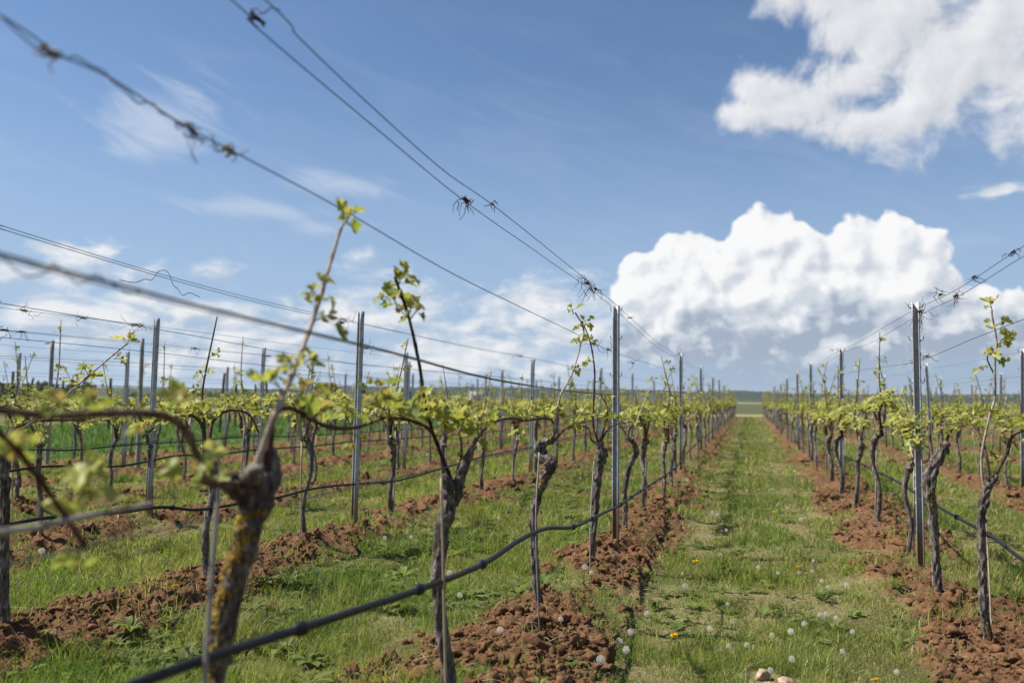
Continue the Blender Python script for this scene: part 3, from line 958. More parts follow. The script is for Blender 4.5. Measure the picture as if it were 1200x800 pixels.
YA = [6.85, 13.7, 19.6, 26.0, 32.3, 38.6, 44.9, 51.2, 57.5, 63.8, 70.]
# row A, from the post beside the camera over the tall post to the far end
wire(XA - .032, [('w', .35, 2.14), (268, -3), (300, 32), (440, 150), (546, 237), (640, 303), (712, 355)] + sag_line(0, 1.90, YA, .012)[1:], .0018, 'upper trellis wire of the aisle row with a dry tendril knot', n=140)
wire(XA + .032, [('w', .35, 2.15), (308, -3), (350, 44), (430, 120), (520, 200), (577, 240), (650, 298), (722, 357)] + sag_line(0, 1.91, YA, .015)[1:], .0018, 'twin of the upper trellis wire of the aisle row, running just above it', n=140)
wire(XA - .03, [('w', .35, 1.84), (0, 18), (60, 60), (130, 92), (220, 150), (270, 176), (400, 245), (520, 315), (600, 355), (665, 386), (718, 412)] + sag_line(0, 1.66, YA, .01)[1:], .0018, 'twisted middle wire of the aisle row crossing the sky from the upper left corner', n=160)
wire(XA + .02, [('w', .35, 1.47), (0, 297), (40, 308), (150, 336), (250, 362), (450, 410), (600, 448), (716, 462)] + sag_line(0, 1.37, YA, .01)[1:], .0026, 'thick lower wire of the aisle row sweeping from the left edge to the tall post', n=140)
wire(XA + .045, [('w', .35, 1.46), (0, 302), (150, 341), (250, 366), (450, 412), (600, 449), (716, 463)], .0015, 'thin second strand along the thick lower wire of the aisle row', n=70)
wire(XA, [('w', -.4, 1.03)] + sag_line(0, 1.0, [.4] + YA, .0), .0016, 'fruiting wire under the leaves of the aisle row', n=120)
# loose strand twisted round the wire in the corner
mb = MB()
L1 = smooth_path([on_row(u, v, XA) for u, v in [(0, 18), (25, 42), (46, 58), (75, 68), (88, 66), (105, 76), (122, 84), (132, 96), (150, 108), (160, 120), (170, 120), (180, 122), (188, 132), (200, 138), (214, 150)]], 120)
tube(mb, L1, .0016, 5)
tube(mb, smooth_path([on_row(u, v, XA + .01) for u, v in [(214, 150), (220, 165), (226, 182), (232, 192), (224, 180), (228, 168), (219, 152)]], 40), .0009, 4)
tag(link('wire_strand', mb.mesh('wire_strand', M['wire'])), 'loose wire strand curling round the wire in the upper left corner', 'wire')
mb = MB()
tube(mb, smooth_path([on_row(u, v, XA + .02) for u, v in [(0, 297), (18, 316), (36, 324), (60, 316), (62, 308), (80, 322), (90, 333), (106, 328), (112, 322), (130, 332), (150, 344), (168, 340)]], 90), .0012, 4)
tag(link('wire_strand', mb.mesh('wire_strand', M['tendril'])), 'loose curls of dry tendril along the thick lower wire at the left edge', 'wire')
mb = MB()
tube(mb, smooth_path([on_row(u, v, XC) for u, v in [(140, 328), (158, 331), (170, 327), (178, 328), (186, 318), (194, 317), (199, 323), (203, 334), (208, 338), (214, 346), (222, 343), (234, 348)]], 60), .0020, 4)
tag(link('wire_strand', mb.mesh('wire_strand', M['tendril'])), 'single bent tendril hooked over the twin wires of the second row left', 'wire')

YB = [6.6, 11.9, 17.3, 21.6, 27.5, 33.3, 39.1, 44.9, 50.7, 56.5, 62.3, 68.1]
wire(XB - .032, [('w', 1., 1.93), (1290, 237), (1200, 288), (1120, 340), (1066, 366)] + sag_line(0, 1.89, YB, .02)[1:], .0018, 'upper wire of the row right of the aisle, knotted with tendrils by the bright post', n=110)
wire(XB + .032, [('w', 1., 1.93), (1290, 252), (1200, 300), (1125, 346), (1072, 372)] + sag_line(0, 1.885, YB, .05)[1:], .0018, 'second upper wire right of the aisle, hanging slightly lower', n=110)
wire(XB + .03, [('w', 1., 1.65), (1290, 345), (1200, 374), (1140, 397), (1072, 424)] + sag_line(0, 1.60, YB, .02)[1:], .0018, 'middle wire right of the aisle running behind the tall leafy cane', n=110)
wire(XB, sag_line(0, 1.0, [3.8] + YB, .0), .0016, 'fruiting wire under the leaves of the row right of the aisle', n=80)
YC = [.6, 6.87, 13.1, 19.3, 25.5, 31.7, 37.9, 44.1, 50.3, 56.5, 62.7, 69]
for dx, pts in ((-.03, [('w', .6, 2.08), (-40, 254), (0, 264), (100, 295), (220, 330), (330, 358), (421, 378)]), (.03, [('w', .6, 2.08), (-40, 257), (0, 268), (100, 298), (220, 333), (330, 361), (424, 380)])):
    wire(XC + dx, pts + sag_line(0, 1.89, YC[1:], .015)[1:], .0018, ('upper' if dx < 0 else 'twin upper') + ' wire of the second row left, meeting the leaning notched post', n=100)
wire(XC, [('w', .6, 1.75), (-40, 345), (0, 355), (187, 386), (414, 426)] + sag_line(0, 1.55, YC[1:], .01)[1:], .0018, 'middle wire of the second row left of the aisle', n=90)
wire(XC, [('w', .6, 1.58), (-40, 392), (0, 395), (200, 415), (410, 440)] + sag_line(0, 1.38, YC[1:], .01)[1:], .0016, 'lower wire of the second row left of the aisle', n=90)
wire(XC, sag_line(0, .98, YC, 0), .0016, 'fruiting wire under the leaves of the second row left', n=60)
for k, zs in (('D', (1.90, 1.74, 1.54, 1.33)), ('F', (1.90, 1.62, 1.36)), ('G', (1.90, 1.55)), ('H', (1.90, 1.55)), ('E', (1.90, 1.58, 1.0)), ('I', (1.90,)), ('J', (1.90,))):
    ys = np.arange(.5 if ROWS[k] < 0 else 6.3, 70, 6.0)
    if k == 'D': ys = np.array([.9, 6.9, 13.1, 18.9, 24.9, 30.9, 37, 43, 49, 55, 61, 67])
    for q, z in enumerate(zs):
        lb = f'{["top", "second", "third", "lowest"][q]} trellis wire along {ROW_TXT[k]}'
        wire(ROWS[k] + .03 * (-1) ** q, sag_line(0, z, list(ys), .012), .0018, lb, n=60, sides=4)

# ------------------------------------------------------------------ drip hoses
def hose(X, pts, r, label, bead_px=(), n=160, beads_every=None):
    P = []
    for p in pts:
        if p[0] == 'w': P.append(np.array([X, p[1], p[2]]))
        else: P.append(on_row(p[0], p[1], X + (p[2] if len(p) > 2 else 0)))
    Q = smooth_path(P, n)
    o = bpy.data.objects.new('drip_hose', None); COL.objects.link(o); o.location = (0, 0, 0)
    tag(o, label, 'hose', 'black drip hoses')
    mb = MB(); tube(mb, Q, r, 10); link('tube', mb.mesh('hose_tube', M['hose']), o)
    S = np.concatenate([[0], np.cumsum(np.linalg.norm(np.diff(Q, axis=0), axis=1))])
    at = []
    for (u, v) in bead_px:
        d = [abs((q - CAM).dot(RT) / (q - CAM).dot(FW) * F + 600 - u) for q in Q]
        at.append(S[int(np.argmin(d))])
    if beads_every:
        at += list(np.arange(at[-1] if at else S[0] + .3, min(S[-1], S[0] + 40), beads_every))[1:]
    for a in at:
        i = min(max(int(np.searchsorted(S, a)), 1), len(Q) - 2)
        t = Q[i + 1] - Q[i - 1]; t /= np.linalg.norm(t); c = Q[i - 1] + t * (a - S[i - 1])
        mb = MB(); tube(mb, [c - t * .022, c - t * .018, c - t * .004, c + t * .006, c + t * .018, c + t * .022], [r * 1.02, r * 1.3, r * 1.35, r * 1.75, r * 1.7, r * 1.02], 12)
        link('dripper', mb.mesh('hose_dripper', M['hose']), o)
    return o


XH = .09
hose(XA, [(-200, 905, .04), (60, 838, .04), (160, 801, .04), (240, 772, .04), (350, 737, .04), (430, 711, .04), (492, 690, .04), (565, 661, .04), (610, 632, .04), (640, 619, .04), (672, 617, .04), (700, 604, .04), (727, 591, .04), (752, 574, .04), (790, 549, .04)] + [('w', 16, .36), ('w', 22, .38), ('w', 32, .36), ('w', 45, .36), ('w', 70, .36)], .0105,
     'thick black drip hose with knuckles sweeping across in front of the near trunks', [(352, 735), (490, 690), (566, 660), (672, 617), (692, 610), (727, 592)], beads_every=.62, n=300)
hose(XB, [(1290, 706, .05), (1200, 656, .05), (1162, 628, .05), (1120, 605, .05), (1080, 582, .05), (1048, 562, .05), (1008, 543, .05), (970, 524, .03)] + [('w', 16, .6), ('w', 30, .58), ('w', 68, .58)], .0095, 'black drip hose hanging behind the trunks right of the grass aisle', [(1160, 625), (1122, 603)], beads_every=.6, n=220)
hose(XC, [(-60, 628), (12, 614), (60, 606), (140, 600), (190, 594), (232, 597), (280, 590), (320, 584), (375, 571), (430, 566), (470, 562), (520, 548), (570, 534), (620, 524)] + [('w', 18, .52), ('w', 30, .5), ('w', 68, .5)], .0095, 'black drip hose strung along the second row left, behind the blurred canes', [(200, 594), (430, 566)], n=200)
hose(ROWS['D'], [(-60, 556), (0, 553), (60, 546), (140, 546), (206, 534), (250, 533), (300, 527), (370, 522), (420, 517), (480, 513)] + [('w', 22, .5), ('w', 40, .5), ('w', 68, .5)], .0095, 'thin-looking black drip hose along the third row left of the aisle', n=90)
hose(ROWS['F'], [(-60, 531), (30, 527), (90, 527), (150, 521), (220, 517), (300, 511), (400, 508)] + [('w', 30, .5), ('w', 68, .5)], .010, 'far black drip hose before the green field along the fourth row left', n=80)

# ------------------------------------------------------------------ dried tendrils on the wires
WIRE_Z = {round(ROWS['D'] + .03, 3): (1.90, 1.54), round(ROWS['D'] - .03, 3): (1.74, 1.33), round(ROWS['F'] + .03, 3): (1.90, 1.36)}


def tendril(u, v, X, size, n, label, mat='tendril', hang=.5, seed=0, group='dry tendril tangles on the wires'):
    rng = np.random.default_rng(900 + seed)
    c = on_row(u, v, X)
    zs = WIRE_Z.get(round(X, 3))
    if zs and c[1] > 3:
        c[2] = min(zs, key=lambda q: abs(q - c[2])) - .004
    zc = (c - CAM).dot(FW); s = size * 1.45 * zc / F
    mb = MB()
    for i in range(n):
        L_ = s * rng.uniform(.5, 1.0)
        p = rng.normal(size=3) * s * np.array([.12, .22, .1])
        d = rng.normal(size=3); d[2] = d[2] * .5 - hang; d /= np.linalg.norm(d)
        pts = [p]
        for q in range(5):
            d = d + rng.normal(size=3) * .55; d[2] -= hang * .3; d /= np.linalg.norm(d)
            p = p + d * L_ / 5; pts.append(p)
        tube(mb, pts, [.0021, .0016, .0010], 4, 9)
    for q in range(6):               # the knot round the wire
        a = rng.uniform(0, 6.28, 7).cumsum() * .2 + q
        y = np.linspace(-.25, .25, 7) * s
        pts = np.stack([.05 * s * np.cos(a * 6), y + rng.normal() * .08 * s, .05 * s * np.sin(a * 6) - .02 * s], 1)
        tube(mb, pts, [.0022, .0026, .0018], 4, 18)
    o = link('tendril_tangle', mb.mesh('tendril_tangle', M[mat]), None, tuple(c))
    return tag(o, label, 'dried tendril', group)


for i, (u, v, X, s, n, lb, mt, hg) in enumerate([
    (62, 61, XA - .03, 22, 9, 'brown tendril knot on the twisted wire nearest the upper left corner', 'tendril_pale', .2),
    (221, 149, XA - .03, 20, 7, 'brown tendril knot where a wire loop hangs, middle of the twisted wire', 'tendril', .3),
    (268, 175, XA - .03, 26, 9, 'pale tendril wisp on the twisted wire, next to the hanging loop', 'tendril_pale', .1),
    (302, 22, XA - .032, 34, 3, 'single dark tendril twig hanging at the top edge of the picture', 'tendril', 1.0),
    (547, 234, XA - .032, 24, 8, 'dangling bundle of dry tendrils under the upper wire in open blue sky', 'tendril', .9),
    (577, 239, XA + .032, 9, 5, 'small dark tendril bead on the upper twin wire', 'tendril', .1),
    (688, 331, XA + .032, 20, 12, 'larger dark tendril clump on the upper wires just before the tall post', 'tendril', .2),
    (698, 338, XA - .032, 18, 10, 'wiry second tendril clump touching the top of the tall post', 'tendril', .4),
    (696, 402, XA - .03, 12, 6, 'tendril tuft on the middle wire left of the tall post', 'tendril', .1),
    (712, 409, XA - .03, 12, 6, 'tendril tuft on the middle wire against the tall post', 'tendril', .1),
    (742, 425, XA - .03, 9, 5, 'tendril tuft on the middle wire just past the tall post', 'tendril', .1),
    (796, 414, XA, 10, 5, 'tendril tuft by the top of the second aisle post', 'tendril', .2),
    (739, 372, XA + .032, 8, 4, 'tiny tendril bead on the wires past the tall post', 'tendril', .4),
    (1078, 364, XB, 22, 12, 'tangle of dry tendrils at the top of the bright post', 'tendril', .4),
    (1102, 345, XB - .032, 14, 7, 'tendril tuft on the rising wire just right of the bright post', 'tendril', .1),
    (1120, 346, XB + .032, 16, 8, 'dark drooping tendril on the lower upper-wire right of the bright post', 'tendril', .7),
    (1141, 324, XB - .032, 14, 5, 'short hanging tendril on the rising wire near the right edge', 'tendril', .8),
    (1187, 295, XB - .032, 14, 6, 'tendril knot on the rising wire at the right edge', 'tendril', .3),
    (1086, 417, XB + .03, 12, 6, 'small tendril wisp on the middle wire beside the bright post', 'tendril', .4),
    (1069, 424, XB, 14, 8, 'pale tie and tendril wound round the bright post', 'tendril_pale', .1),
    (428, 407, XC, 16, 9, 'dry brown tangle hung on the leaning notched post', 'tendril_pale', .5),
    (400, 377, XC - .03, 18, 8, 'dark tendrils wound on the wire leading to the leaning notched post', 'tendril', .1),
    (162, 367, ROWS['D'] + .03, 26, 10, 'dark tendrils hanging by the top of the lone post at far left', 'tendril', .7),
    (28, 346, ROWS['D'] + .03, 14, 7, 'dark tendril clump on a far-left wire', 'tendril', .2),
    (6, 352, ROWS['D'] - .03, 16, 7, 'dark tendril clump on a wire at the left edge', 'tendril', .3),
    (98, 358, ROWS['D'] + .03, 12, 5, 'tendril wisp on the far-left wires, between edge and lone post', 'tendril', .6),
    (25, 380, ROWS['D'] - .03, 14, 5, 'hanging tendril on the lower far-left wire', 'tendril', .8),
    (230, 378, ROWS['D'] - .03, 10, 4, 'tendril wisp right of the lone far-left post', 'tendril', .9),
    (610, 417, XC, 10, 5, 'tendril tuft by the second post of the second row left', 'tendril', .1),
    (314, 414, ROWS['F'] + .03, 12, 5, 'tendril tuft beside the fourth-row post', 'tendril', .1),
    (975, 410, XB, 7, 4, 'tendril tuft at the second post right of the aisle', 'tendril', .1)]):
    tendril(u, v, X, s, n, lb, mt, hg, i)

# ------------------------------------------------------------------ ground
def ground():
    th0 = YAW + math.pi / 2           # view azimuth
    th = np.concatenate([np.arange(-46, 46, .11), np.arange(46, 60, 1.), np.arange(60, 300, 6), np.arange(300, 323, 1.)]) * math.pi / 180 + th0
    r = [.5]
    while r[-1] < 6000:
        k = r[-1]
        r.append(k * (1.06 if k < 2.6 else 1.0042 if k < 9 else 1.007 if k < 20 else 1.012 if k < 80 else 1.03 if k < 200 else 1.08))
    r = np.array(r)
    T, R = np.meshgrid(th, r)
    x = (R * np.cos(T)).ravel(); y = (R * np.sin(T)).ravel()
    z = ground_z(x, y)
    nt, nr = len(th), len(r)
    i, j = np.meshgrid(np.arange(nr - 1), np.arange(nt), indexing='ij')
    j2 = (j + 1) % nt
    q = np.stack([i * nt + j, i * nt + j2, (i + 1) * nt + j2, (i + 1) * nt + j], -1).reshape(-1, 4)
    V = np.stack([x, y, z], 1)
    V = np.vstack([V, [[0, 0, 0]]]); c0 = len(V) - 1
    tri = np.stack([np.full(nt, c0), (np.arange(nt) + 1) % nt, np.arange(nt)], 1)
    idx = np.concatenate([q.ravel(), tri.ravel()]); lens = np.concatenate([np.full(len(q), 4), np.full(nt, 3)])
    col = ground_col(V[:, 0], V[:, 1])
    me = raw_mesh('ground', V, idx, lens, col, M['ground'])
    tag(link('ground', me), None, None, None, 'structure')


SOIL = np.array([.158, .082, .042]); SOIL2 = np.array([.095, .050, .027]); THATCH = np.array([.095, .088, .034]); STRAW = np.array([.20, .165, .08])


def ground_col(x, y):
    s = soil_mask(x, y)[:, None]
    n = fbm(x * .9, y * .9, 41, 4)[:, None]; n2 = fbm(x * 2.5, y * 2.5, 43, 3)[:, None]
    g = THATCH * (1 - sstep(.45, .7, n)) + STRAW * sstep(.45, .7, n)
    so = SOIL * (1 - .6 * sstep(.4, .65, n2)) + SOIL2 * .6 * sstep(.4, .65, n2)
    c = g * (1 - s) + so * s
    # fields further off
    far = (y > ROW_END)
    path = ((y > ROW_END + .5) & (y < ROW_END + 13 + 4 * np.sin(x * .11)))
    meadow = (x < -12.7) & (x > -28) & (y < ROW_END)
    c = np.where(meadow[:, None], np.array([.07, .11, .03]), c)
    c = np.where((x < -28)[:, None] & (y < ROW_END)[:, None], np.array([.13, .12, .05]), c)
    c = np.where(path[:, None], np.array([.27, .215, .115]), c)
    r = np.hypot(x, y)
    f1 = np.array([.17, .17, .06]); f2 = np.array([.26, .20, .11]); f3 = np.array([.09, .12, .04])
    az = np.degrees(np.arctan2(-x, y))
    band = fbm(az * .06, np.log(np.maximum(r, 1)) * 2.2, 91, 2)[:, None]
    ff = np.where(band < .42, f3, np.where(band < .56, f1, f2))
    ff = np.where(((az > 20) & (r > 160) & (r < 330))[:, None], np.array([.33, .25, .12]), ff)
    ff = np.where(((np.abs(az) < 16) & (r < 420))[:, None], np.array([.078, .088, .04]), ff)
    c = np.where((far & ~path)[:, None] | (r > 95)[:, None], ff, c)
    return c


ground()


# clods
def clods():
    rng = np.random.default_rng(3)
    N = 540000
    a = rng.uniform(math.radians(-43), math.radians(43), N) + YAW + math.pi / 2
    r = np.exp(rng.uniform(math.log(3.2), math.log(45), N))
    x = r * np.cos(a); y = r * np.sin(a)
    s = soil_mask(x, y)
    keep = (rng.random(N) < s * s * .62) & ((r < 12) | (rng.random(N) < .4))
    x, y, r = x[keep], y[keep], r[keep]
    z = ground_z(x, y)
    Vs, Fs, Cs, base = [], [], [], 0

    def template(sub, seed):         # a crumbly lump: chopped by random planes, then roughened at three scales
        q = np.random.default_rng(seed)
        V, f = ico(sub); V = V.copy()
        for _ in range(7):
            d = q.normal(size=3); d /= np.linalg.norm(d); h = q.uniform(.45, .85)
            V = V - np.outer(np.clip(V @ d - h, 0, None), d)
        n = np.zeros(len(V))
        for fr, am in ((2.1, .34), (4.6, .22), (9.5, .13)):
            for _ in range(4):
                d = q.normal(size=3) * fr
                n += am * .5 * np.sin(V @ d + q.uniform(0, 6.28))
        return V * (1 + n)[:, None], np.array(f)
    size = np.clip(rng.lognormal(-5.5, .85, len(x)), .003, .042) * np.clip(r / 8, 1, 1.9)
    big = size / r > .0030
    kind = rng.integers(0, 8, len(x))
    for sub in (3, 1):
        for kk in range(8):
            sel = (kind == kk) & (big if sub == 3 else ~big)
            k = int(sel.sum())
            if not k: continue
            V0, f0 = template(sub, 40 + kk); nv = len(V0)
            rot = rng.uniform(0, 6.28, k)
            P = V0[None] * rng.uniform(.7, 1.35, (k, 1, 3))
            c, s_ = np.cos(rot)[:, None], np.sin(rot)[:, None]
            X = P[..., 0] * c - P[..., 1] * s_; Y = P[..., 0] * s_ + P[..., 1] * c
            P = np.stack([X, Y, P[..., 2] * .85], -1) * size[sel][:, None, None]
            P += np.stack([x[sel], y[sel], z[sel] + size[sel] * .15], -1)[:, None, :]
            Vs.append(P.reshape(-1, 3))
            Fs.append((f0[None] + (np.arange(k) * nv)[:, None, None] + base).reshape(-1, 3)); base += k * nv
            cc = SOIL * rng.uniform(.7, 1.2, (k, 1))
            Cs.append(np.repeat(cc, nv, 0))
    print('clods', len(x), int(big.sum()), base)
    F_ = np.concatenate(Fs)
    me = raw_mesh('soil_clods', np.concatenate(Vs), F_.ravel(), np.full(len(F_), 3), np.concatenate(Cs), M['clod'], True)
    tag(link('soil_clods', me), 'loose red-brown clods of tilled earth under the vine rows', 'soil', None, 'stuff')


clods()


STONES = [on_level(u, v, .02) for u, v in ((893, 789), (922, 797), (877, 799), (902, 800), (900, 812), (925, 815))]


def blades(name, label, cat, N, r0, r1, hgt, wid, seed, accept, colfn, arc=45):
    rng = np.random.default_rng(seed)
    a = rng.uniform(math.radians(-arc), math.radians(arc), N) + YAW + math.pi / 2
    r = np.exp(rng.uniform(math.log(r0), math.log(r1), N))
    x = r * np.cos(a); y = r * np.sin(a)
    p = accept(x, y, r)
    k = rng.random(N) < p
    x, y, r = x[k], y[k], r[k]; n = len(x)
    z = ground_z(x, y) - .004
    tuss = fbm(x * 3.1, y * 3.1, seed + 8, 3); big = fbm(x * .7, y * .7, seed + 12, 3)
    h = hgt(x, y) * rng.uniform(.4, 1.3, n) * (.22 + 3.2 * np.clip(tuss - .12, 0, 1) ** 1.8) * (.5 + big)
    w = wid * np.maximum(1, r / 4.2 * .95) * rng.uniform(.6, 1.3, n)
    az = rng.uniform(0, 6.283, n); lean = rng.uniform(.05, 1.1, n) ** 1.2
    f = rng.uniform(0, 6.283, n)
    dx, dy = np.cos(az), np.sin(az); sx, sy = np.cos(f), np.sin(f)
    B = np.stack([x, y, z], 1)
    D = np.stack([dx * lean, dy * lean, np.ones(n)], 1); D /= np.linalg.norm(D, axis=1)[:, None]
    D2 = np.stack([dx * (lean * 2.2 + .15), dy * (lean * 2.2 + .15), np.ones(n) * .75], 1); D2 /= np.linalg.norm(D2, axis=1)[:, None]
    S = np.stack([sx, sy, np.zeros(n)], 1) * w[:, None] / 2
    m_ = B + D * (h * .55)[:, None]; t = m_ + D2 * (h * .5)[:, None]
    V = np.stack([B - S, B + S, m_ - S * .8, m_ + S * .8, t], 1).reshape(-1, 3)
    o = np.arange(n)[:, None] * 5
    idx = np.concatenate([o + np.array([0, 1, 3, 2]), o + np.array([2, 3, 4])], 1).ravel()
    lens = np.tile([4, 3], n)
    c = colfn(x, y, rng, n)
    c5 = np.repeat(c, 5, 0)
    me = raw_mesh(name, V, idx, lens, c5, M['grass'], False)
    tag(link(name, me), label, cat, None, 'stuff')


G_LUSH = np.array([.14, .235, .04]); G_YEL = np.array([.26, .31, .065]); G_DRY = np.array([.47, .41, .22]); G_OLIVE = np.array([.18, .18, .06])


def grass_col(x, y, rng, n):
    a = fbm(x * 1.1, y * 1.1, 201, 3) + rng.normal(size=n) * .12
    b = fbm(x * 2.6 + 9, y * 2.6, 203, 3) + rng.normal(size=n) * .10
    left = (x < -1.3) * .06 * (1 - sstep(-4.6, -3.6, -x) * 0)
    c = G_LUSH * (1 - sstep(.38, .62, a))[:, None] + G_YEL * sstep(.38, .62, a)[:, None]
    dry = ((rng.random(n) < .06 + .50 * sstep(.50, .62, b + left)) * rng.uniform(.5, 1, n))[:, None]
    c = c * (1 - dry) + G_DRY * dry
    rut = np.exp(-((x + .42) / .15) ** 2) + np.exp(-((x - .48) / .15) ** 2)
    rd = ((rng.random(n) < .16 * rut))[:, None]
    c = np.where(rd, G_DRY * .9, c)
    ol = (rng.random(n) < .2)[:, None]
    c = np.where(ol, G_OLIVE, c)
    return c * rng.uniform(.75, 1.25, (n, 1))


blades('grass', 'short spring grass with dry blades between the vine rows', 'grass', 860000, 2.5, 74, lambda x, y: np.where(np.abs(x) < 1.2, .078, .10) * (1 - .45 * np.exp(-((x + .42) / .13) ** 2) - .45 * np.exp(-((x - .48) / .13) ** 2)), .0036, 11,
       lambda x, y, r: (np.min([np.hypot((x - q[0]), (y - q[1])) / .085 for q in STONES], axis=0) > 1) * np.where((x < -12.7) | (y > ROW_END + .3), 0, np.clip(1 - .98 * soil_mask(x, y), .06 + .25 * sstep(.55, .7, fbm(x * 2.1 + 5, y * 2.1, 611, 3)), 1) * np.where(x < -1.4, .9, 1)), grass_col)
blades('meadow_grass', 'lush green young crop in the open field left of the rows', 'field', 120000, 12, 80, lambda x, y: np.full_like(x, .2), .0040, 13,
       lambda x, y, r: ((x < -12.9) & (x > -28) & (y < ROW_END)) * 1.0,
       lambda x, y, rng, n: np.array([.085, .15, .032]) * rng.uniform(.7, 1.3, (n, 1)), 45)


def weeds():
    """broad-leaved rosettes and clover-like patches in the grass"""
    rng = np.random.default_rng(77)
    mb = MB()
    N = 10500
    a = rng.uniform(math.radians(-43), math.radians(43), N) + YAW + math.pi / 2
    r = np.exp(rng.uniform(math.log(3.1), math.log(26), N))
    x = r * np.cos(a); y = r * np.sin(a)
    alley = (x < -1.2) & (x > -3.0)
    dens = sstep(np.where(alley, .36, .46), np.where(alley, .54, .60), fbm(x * 1.2 + 3, y * 1.2, 305, 3)) * (1 - .75 * soil_mask(x, y)) * np.where((x < -1.2) & (x > -3.0), 1., .28)
    k = rng.random(N) < dens
    x, y, r = x[k], y[k], r[k]
    z = ground_z(x, y)
    for i in range(len(x)):
        nl = int(rng.integers(5, 10)); sz = rng.uniform(.035, .095) * (1.35 if -3.0 < x[i] < -1.2 else 1)
        col = np.array([.14, .185, .050]) * rng.uniform(.6, 1.4) + np.array([.03, .02, .01]) * rng.random()
        up_ = rng.uniform(.25, 1.3)
        for j in range(nl):
            az = j * 2.4 + rng.uniform(-.3, .3); o = np.array([x[i], y[i], z[i]])
            d = np.array([math.cos(az), math.sin(az), 0]); sd = np.array([-math.sin(az), math.cos(az), 0])
            l = sz * rng.uniform(.6, 1.2); wd = l * rng.uniform(.11, .2)
            e = up_ * rng.uniform(.6, 1.3)
            pts = [o, o + d * l * .35 + np.array([0, 0, l * .35 * e]), o + d * l * .75 + np.array([0, 0, l * .45 * e]), o + d * l * 1.0 + np.array([0, 0, l * .30 * e])]
            V = [pts[0]] + [pts[1] - sd * wd, pts[1] + np.array([0, 0, -wd * .3]), pts[1] + sd * wd, pts[2] - sd * wd * 1.15, pts[2] + np.array([0, 0, -wd * .3]), pts[2] + sd * wd * 1.15, pts[3]]
            mb.add(V, [(0, 2, 1), (0, 3, 2), (1, 2, 5, 4), (2, 3, 6, 5), (4, 5, 7), (5, 6, 7)], col * rng.uniform(.85, 1.15))
    tag(link('weeds', mb.mesh('weeds', M['grass'])), 'broad-leaved weeds and dandelion leaves growing among the grass', 'weeds', None, 'stuff')


weeds()


def straw():
    """dead stalks, twigs and pruned bits lying about"""
    rng = np.random.default_rng(31)
    mb = MB(); N = 2200
    a = rng.uniform(math.radians(-43), math.radians(43), N) + YAW + math.pi / 2
    r = np.exp(rng.uniform(math.log(3.2), math.log(16), N))
    x = r * np.cos(a); y = r * np.sin(a); z = ground_z(x, y)
    for i in range(N):
        az = rng.uniform(0, 6.28); l = rng.uniform(.03, .14)
        d = np.array([math.cos(az), math.sin(az), rng.uniform(-.05, .35)])
        p = np.array([x[i], y[i], z[i] + rng.uniform(.008, .03)])
        c = np.array([.42, .34, .21]) * rng.uniform(.45, 1.15)
        tube(mb, [p, p + d * l * .5 + np.array([0, 0, .008]), p + d * l], [.0016, .0014, .0008], 3, 3, col=c)
    tag(link('plant_litter', mb.mesh('plant_litter', M['clod'])), 'dry stalks and twig bits strewn over the ground', 'plant litter', None, 'stuff')


straw()

# ------------------------------------------------------------------ dandelions and stones
def seed_head_mesh():
    rng = np.random.default_rng(5); mb = MB()
    V, f = ico(1); mb.add(V * .004, f, (.35, .28, .18))
    n = 130
    for i in range(n):
        zc = 1 - 2 * (i + .5) / n; rr = math.sqrt(1 - zc * zc); ph = i * 2.39996
        d = np.array([rr * math.cos(ph), rr * math.sin(ph), zc])
        e = np.cross(d, [.3, .5, .8]); e /= np.linalg.norm(e); g = np.cross(d, e)
        t = d * .021
        w = .0004
        mb.add([d * .003 - e * w, d * .003 + e * w, t], [(0, 1, 2)], (.66, .60, .50))
        for q in range(5):
            an = q * 1.2566 + i
            h = e * math.cos(an) + g * math.sin(an); s = np.cross(d, h)
            mb.add([t - s * .0006, t + s * .0006, t + h * .0055 + d * .004], [(0, 1, 2)], (.80, .76, .68))
    return mb.mesh('seed_head', M['seed'], False)


def flower_mesh():
    rng = np.random.default_rng(6); mb = MB()
    for i in range(90):
        t = math.sqrt((i + .5) / 90); ph = i * 2.39996
        d = np.array([math.cos(ph), math.sin(ph), 0]); s = np.array([-math.sin(ph), math.cos(ph), 0])
        el = 1.35 * (1 - t) + .12
        v = d * math.cos(el) + np.array([0, 0, math.sin(el)])
        L_ = .010 + .010 * t
        mb.add([d * .002 - s * .001, d * .002 + s * .001, v * L_ + s * .0019, v * L_ - s * .0019], [(0, 1, 2, 3)])
    return mb.mesh('flower_head', M['petal'], False)


def stem_mesh():
    mb = MB(); tube(mb, [(0, 0, -.02), (.006, .0, .5), (0, 0, 1)], [.0022, .002, .0018], 6, 8)
    return mb.mesh('flower_stem', M['stem'])


SH, FL, ST = seed_head_mesh(), flower_mesh(), stem_mesh()


def dandelion(u, v, kind, h, label, group, sc=1., xy=None):
    if xy is None:
        p = on_level(u, v, h)
        for _ in range(4):
            p = on_level(u, v, gz(p[0], p[1]) + h)
        x, y = p[0], p[1]
    else: x, y = xy
    z = gz(x, y)
    o = bpy.data.objects.new('dandelion', None); COL.objects.link(o); o.location = (x, y, z); o.rotation_euler = (0, 0, random.uniform(0, 6.28))
    tag(o, label, 'dandelion', group)
    link('stem', ST, o, None, None, (1, 1, h))
    link('seed_head' if kind == 's' else 'flower_head', SH if kind == 's' else FL, o, (0, 0, h), (random.uniform(-.3, .3), random.uniform(-.3, .3), 0), (sc * (.60 if kind == 's' else .95),) * 3)


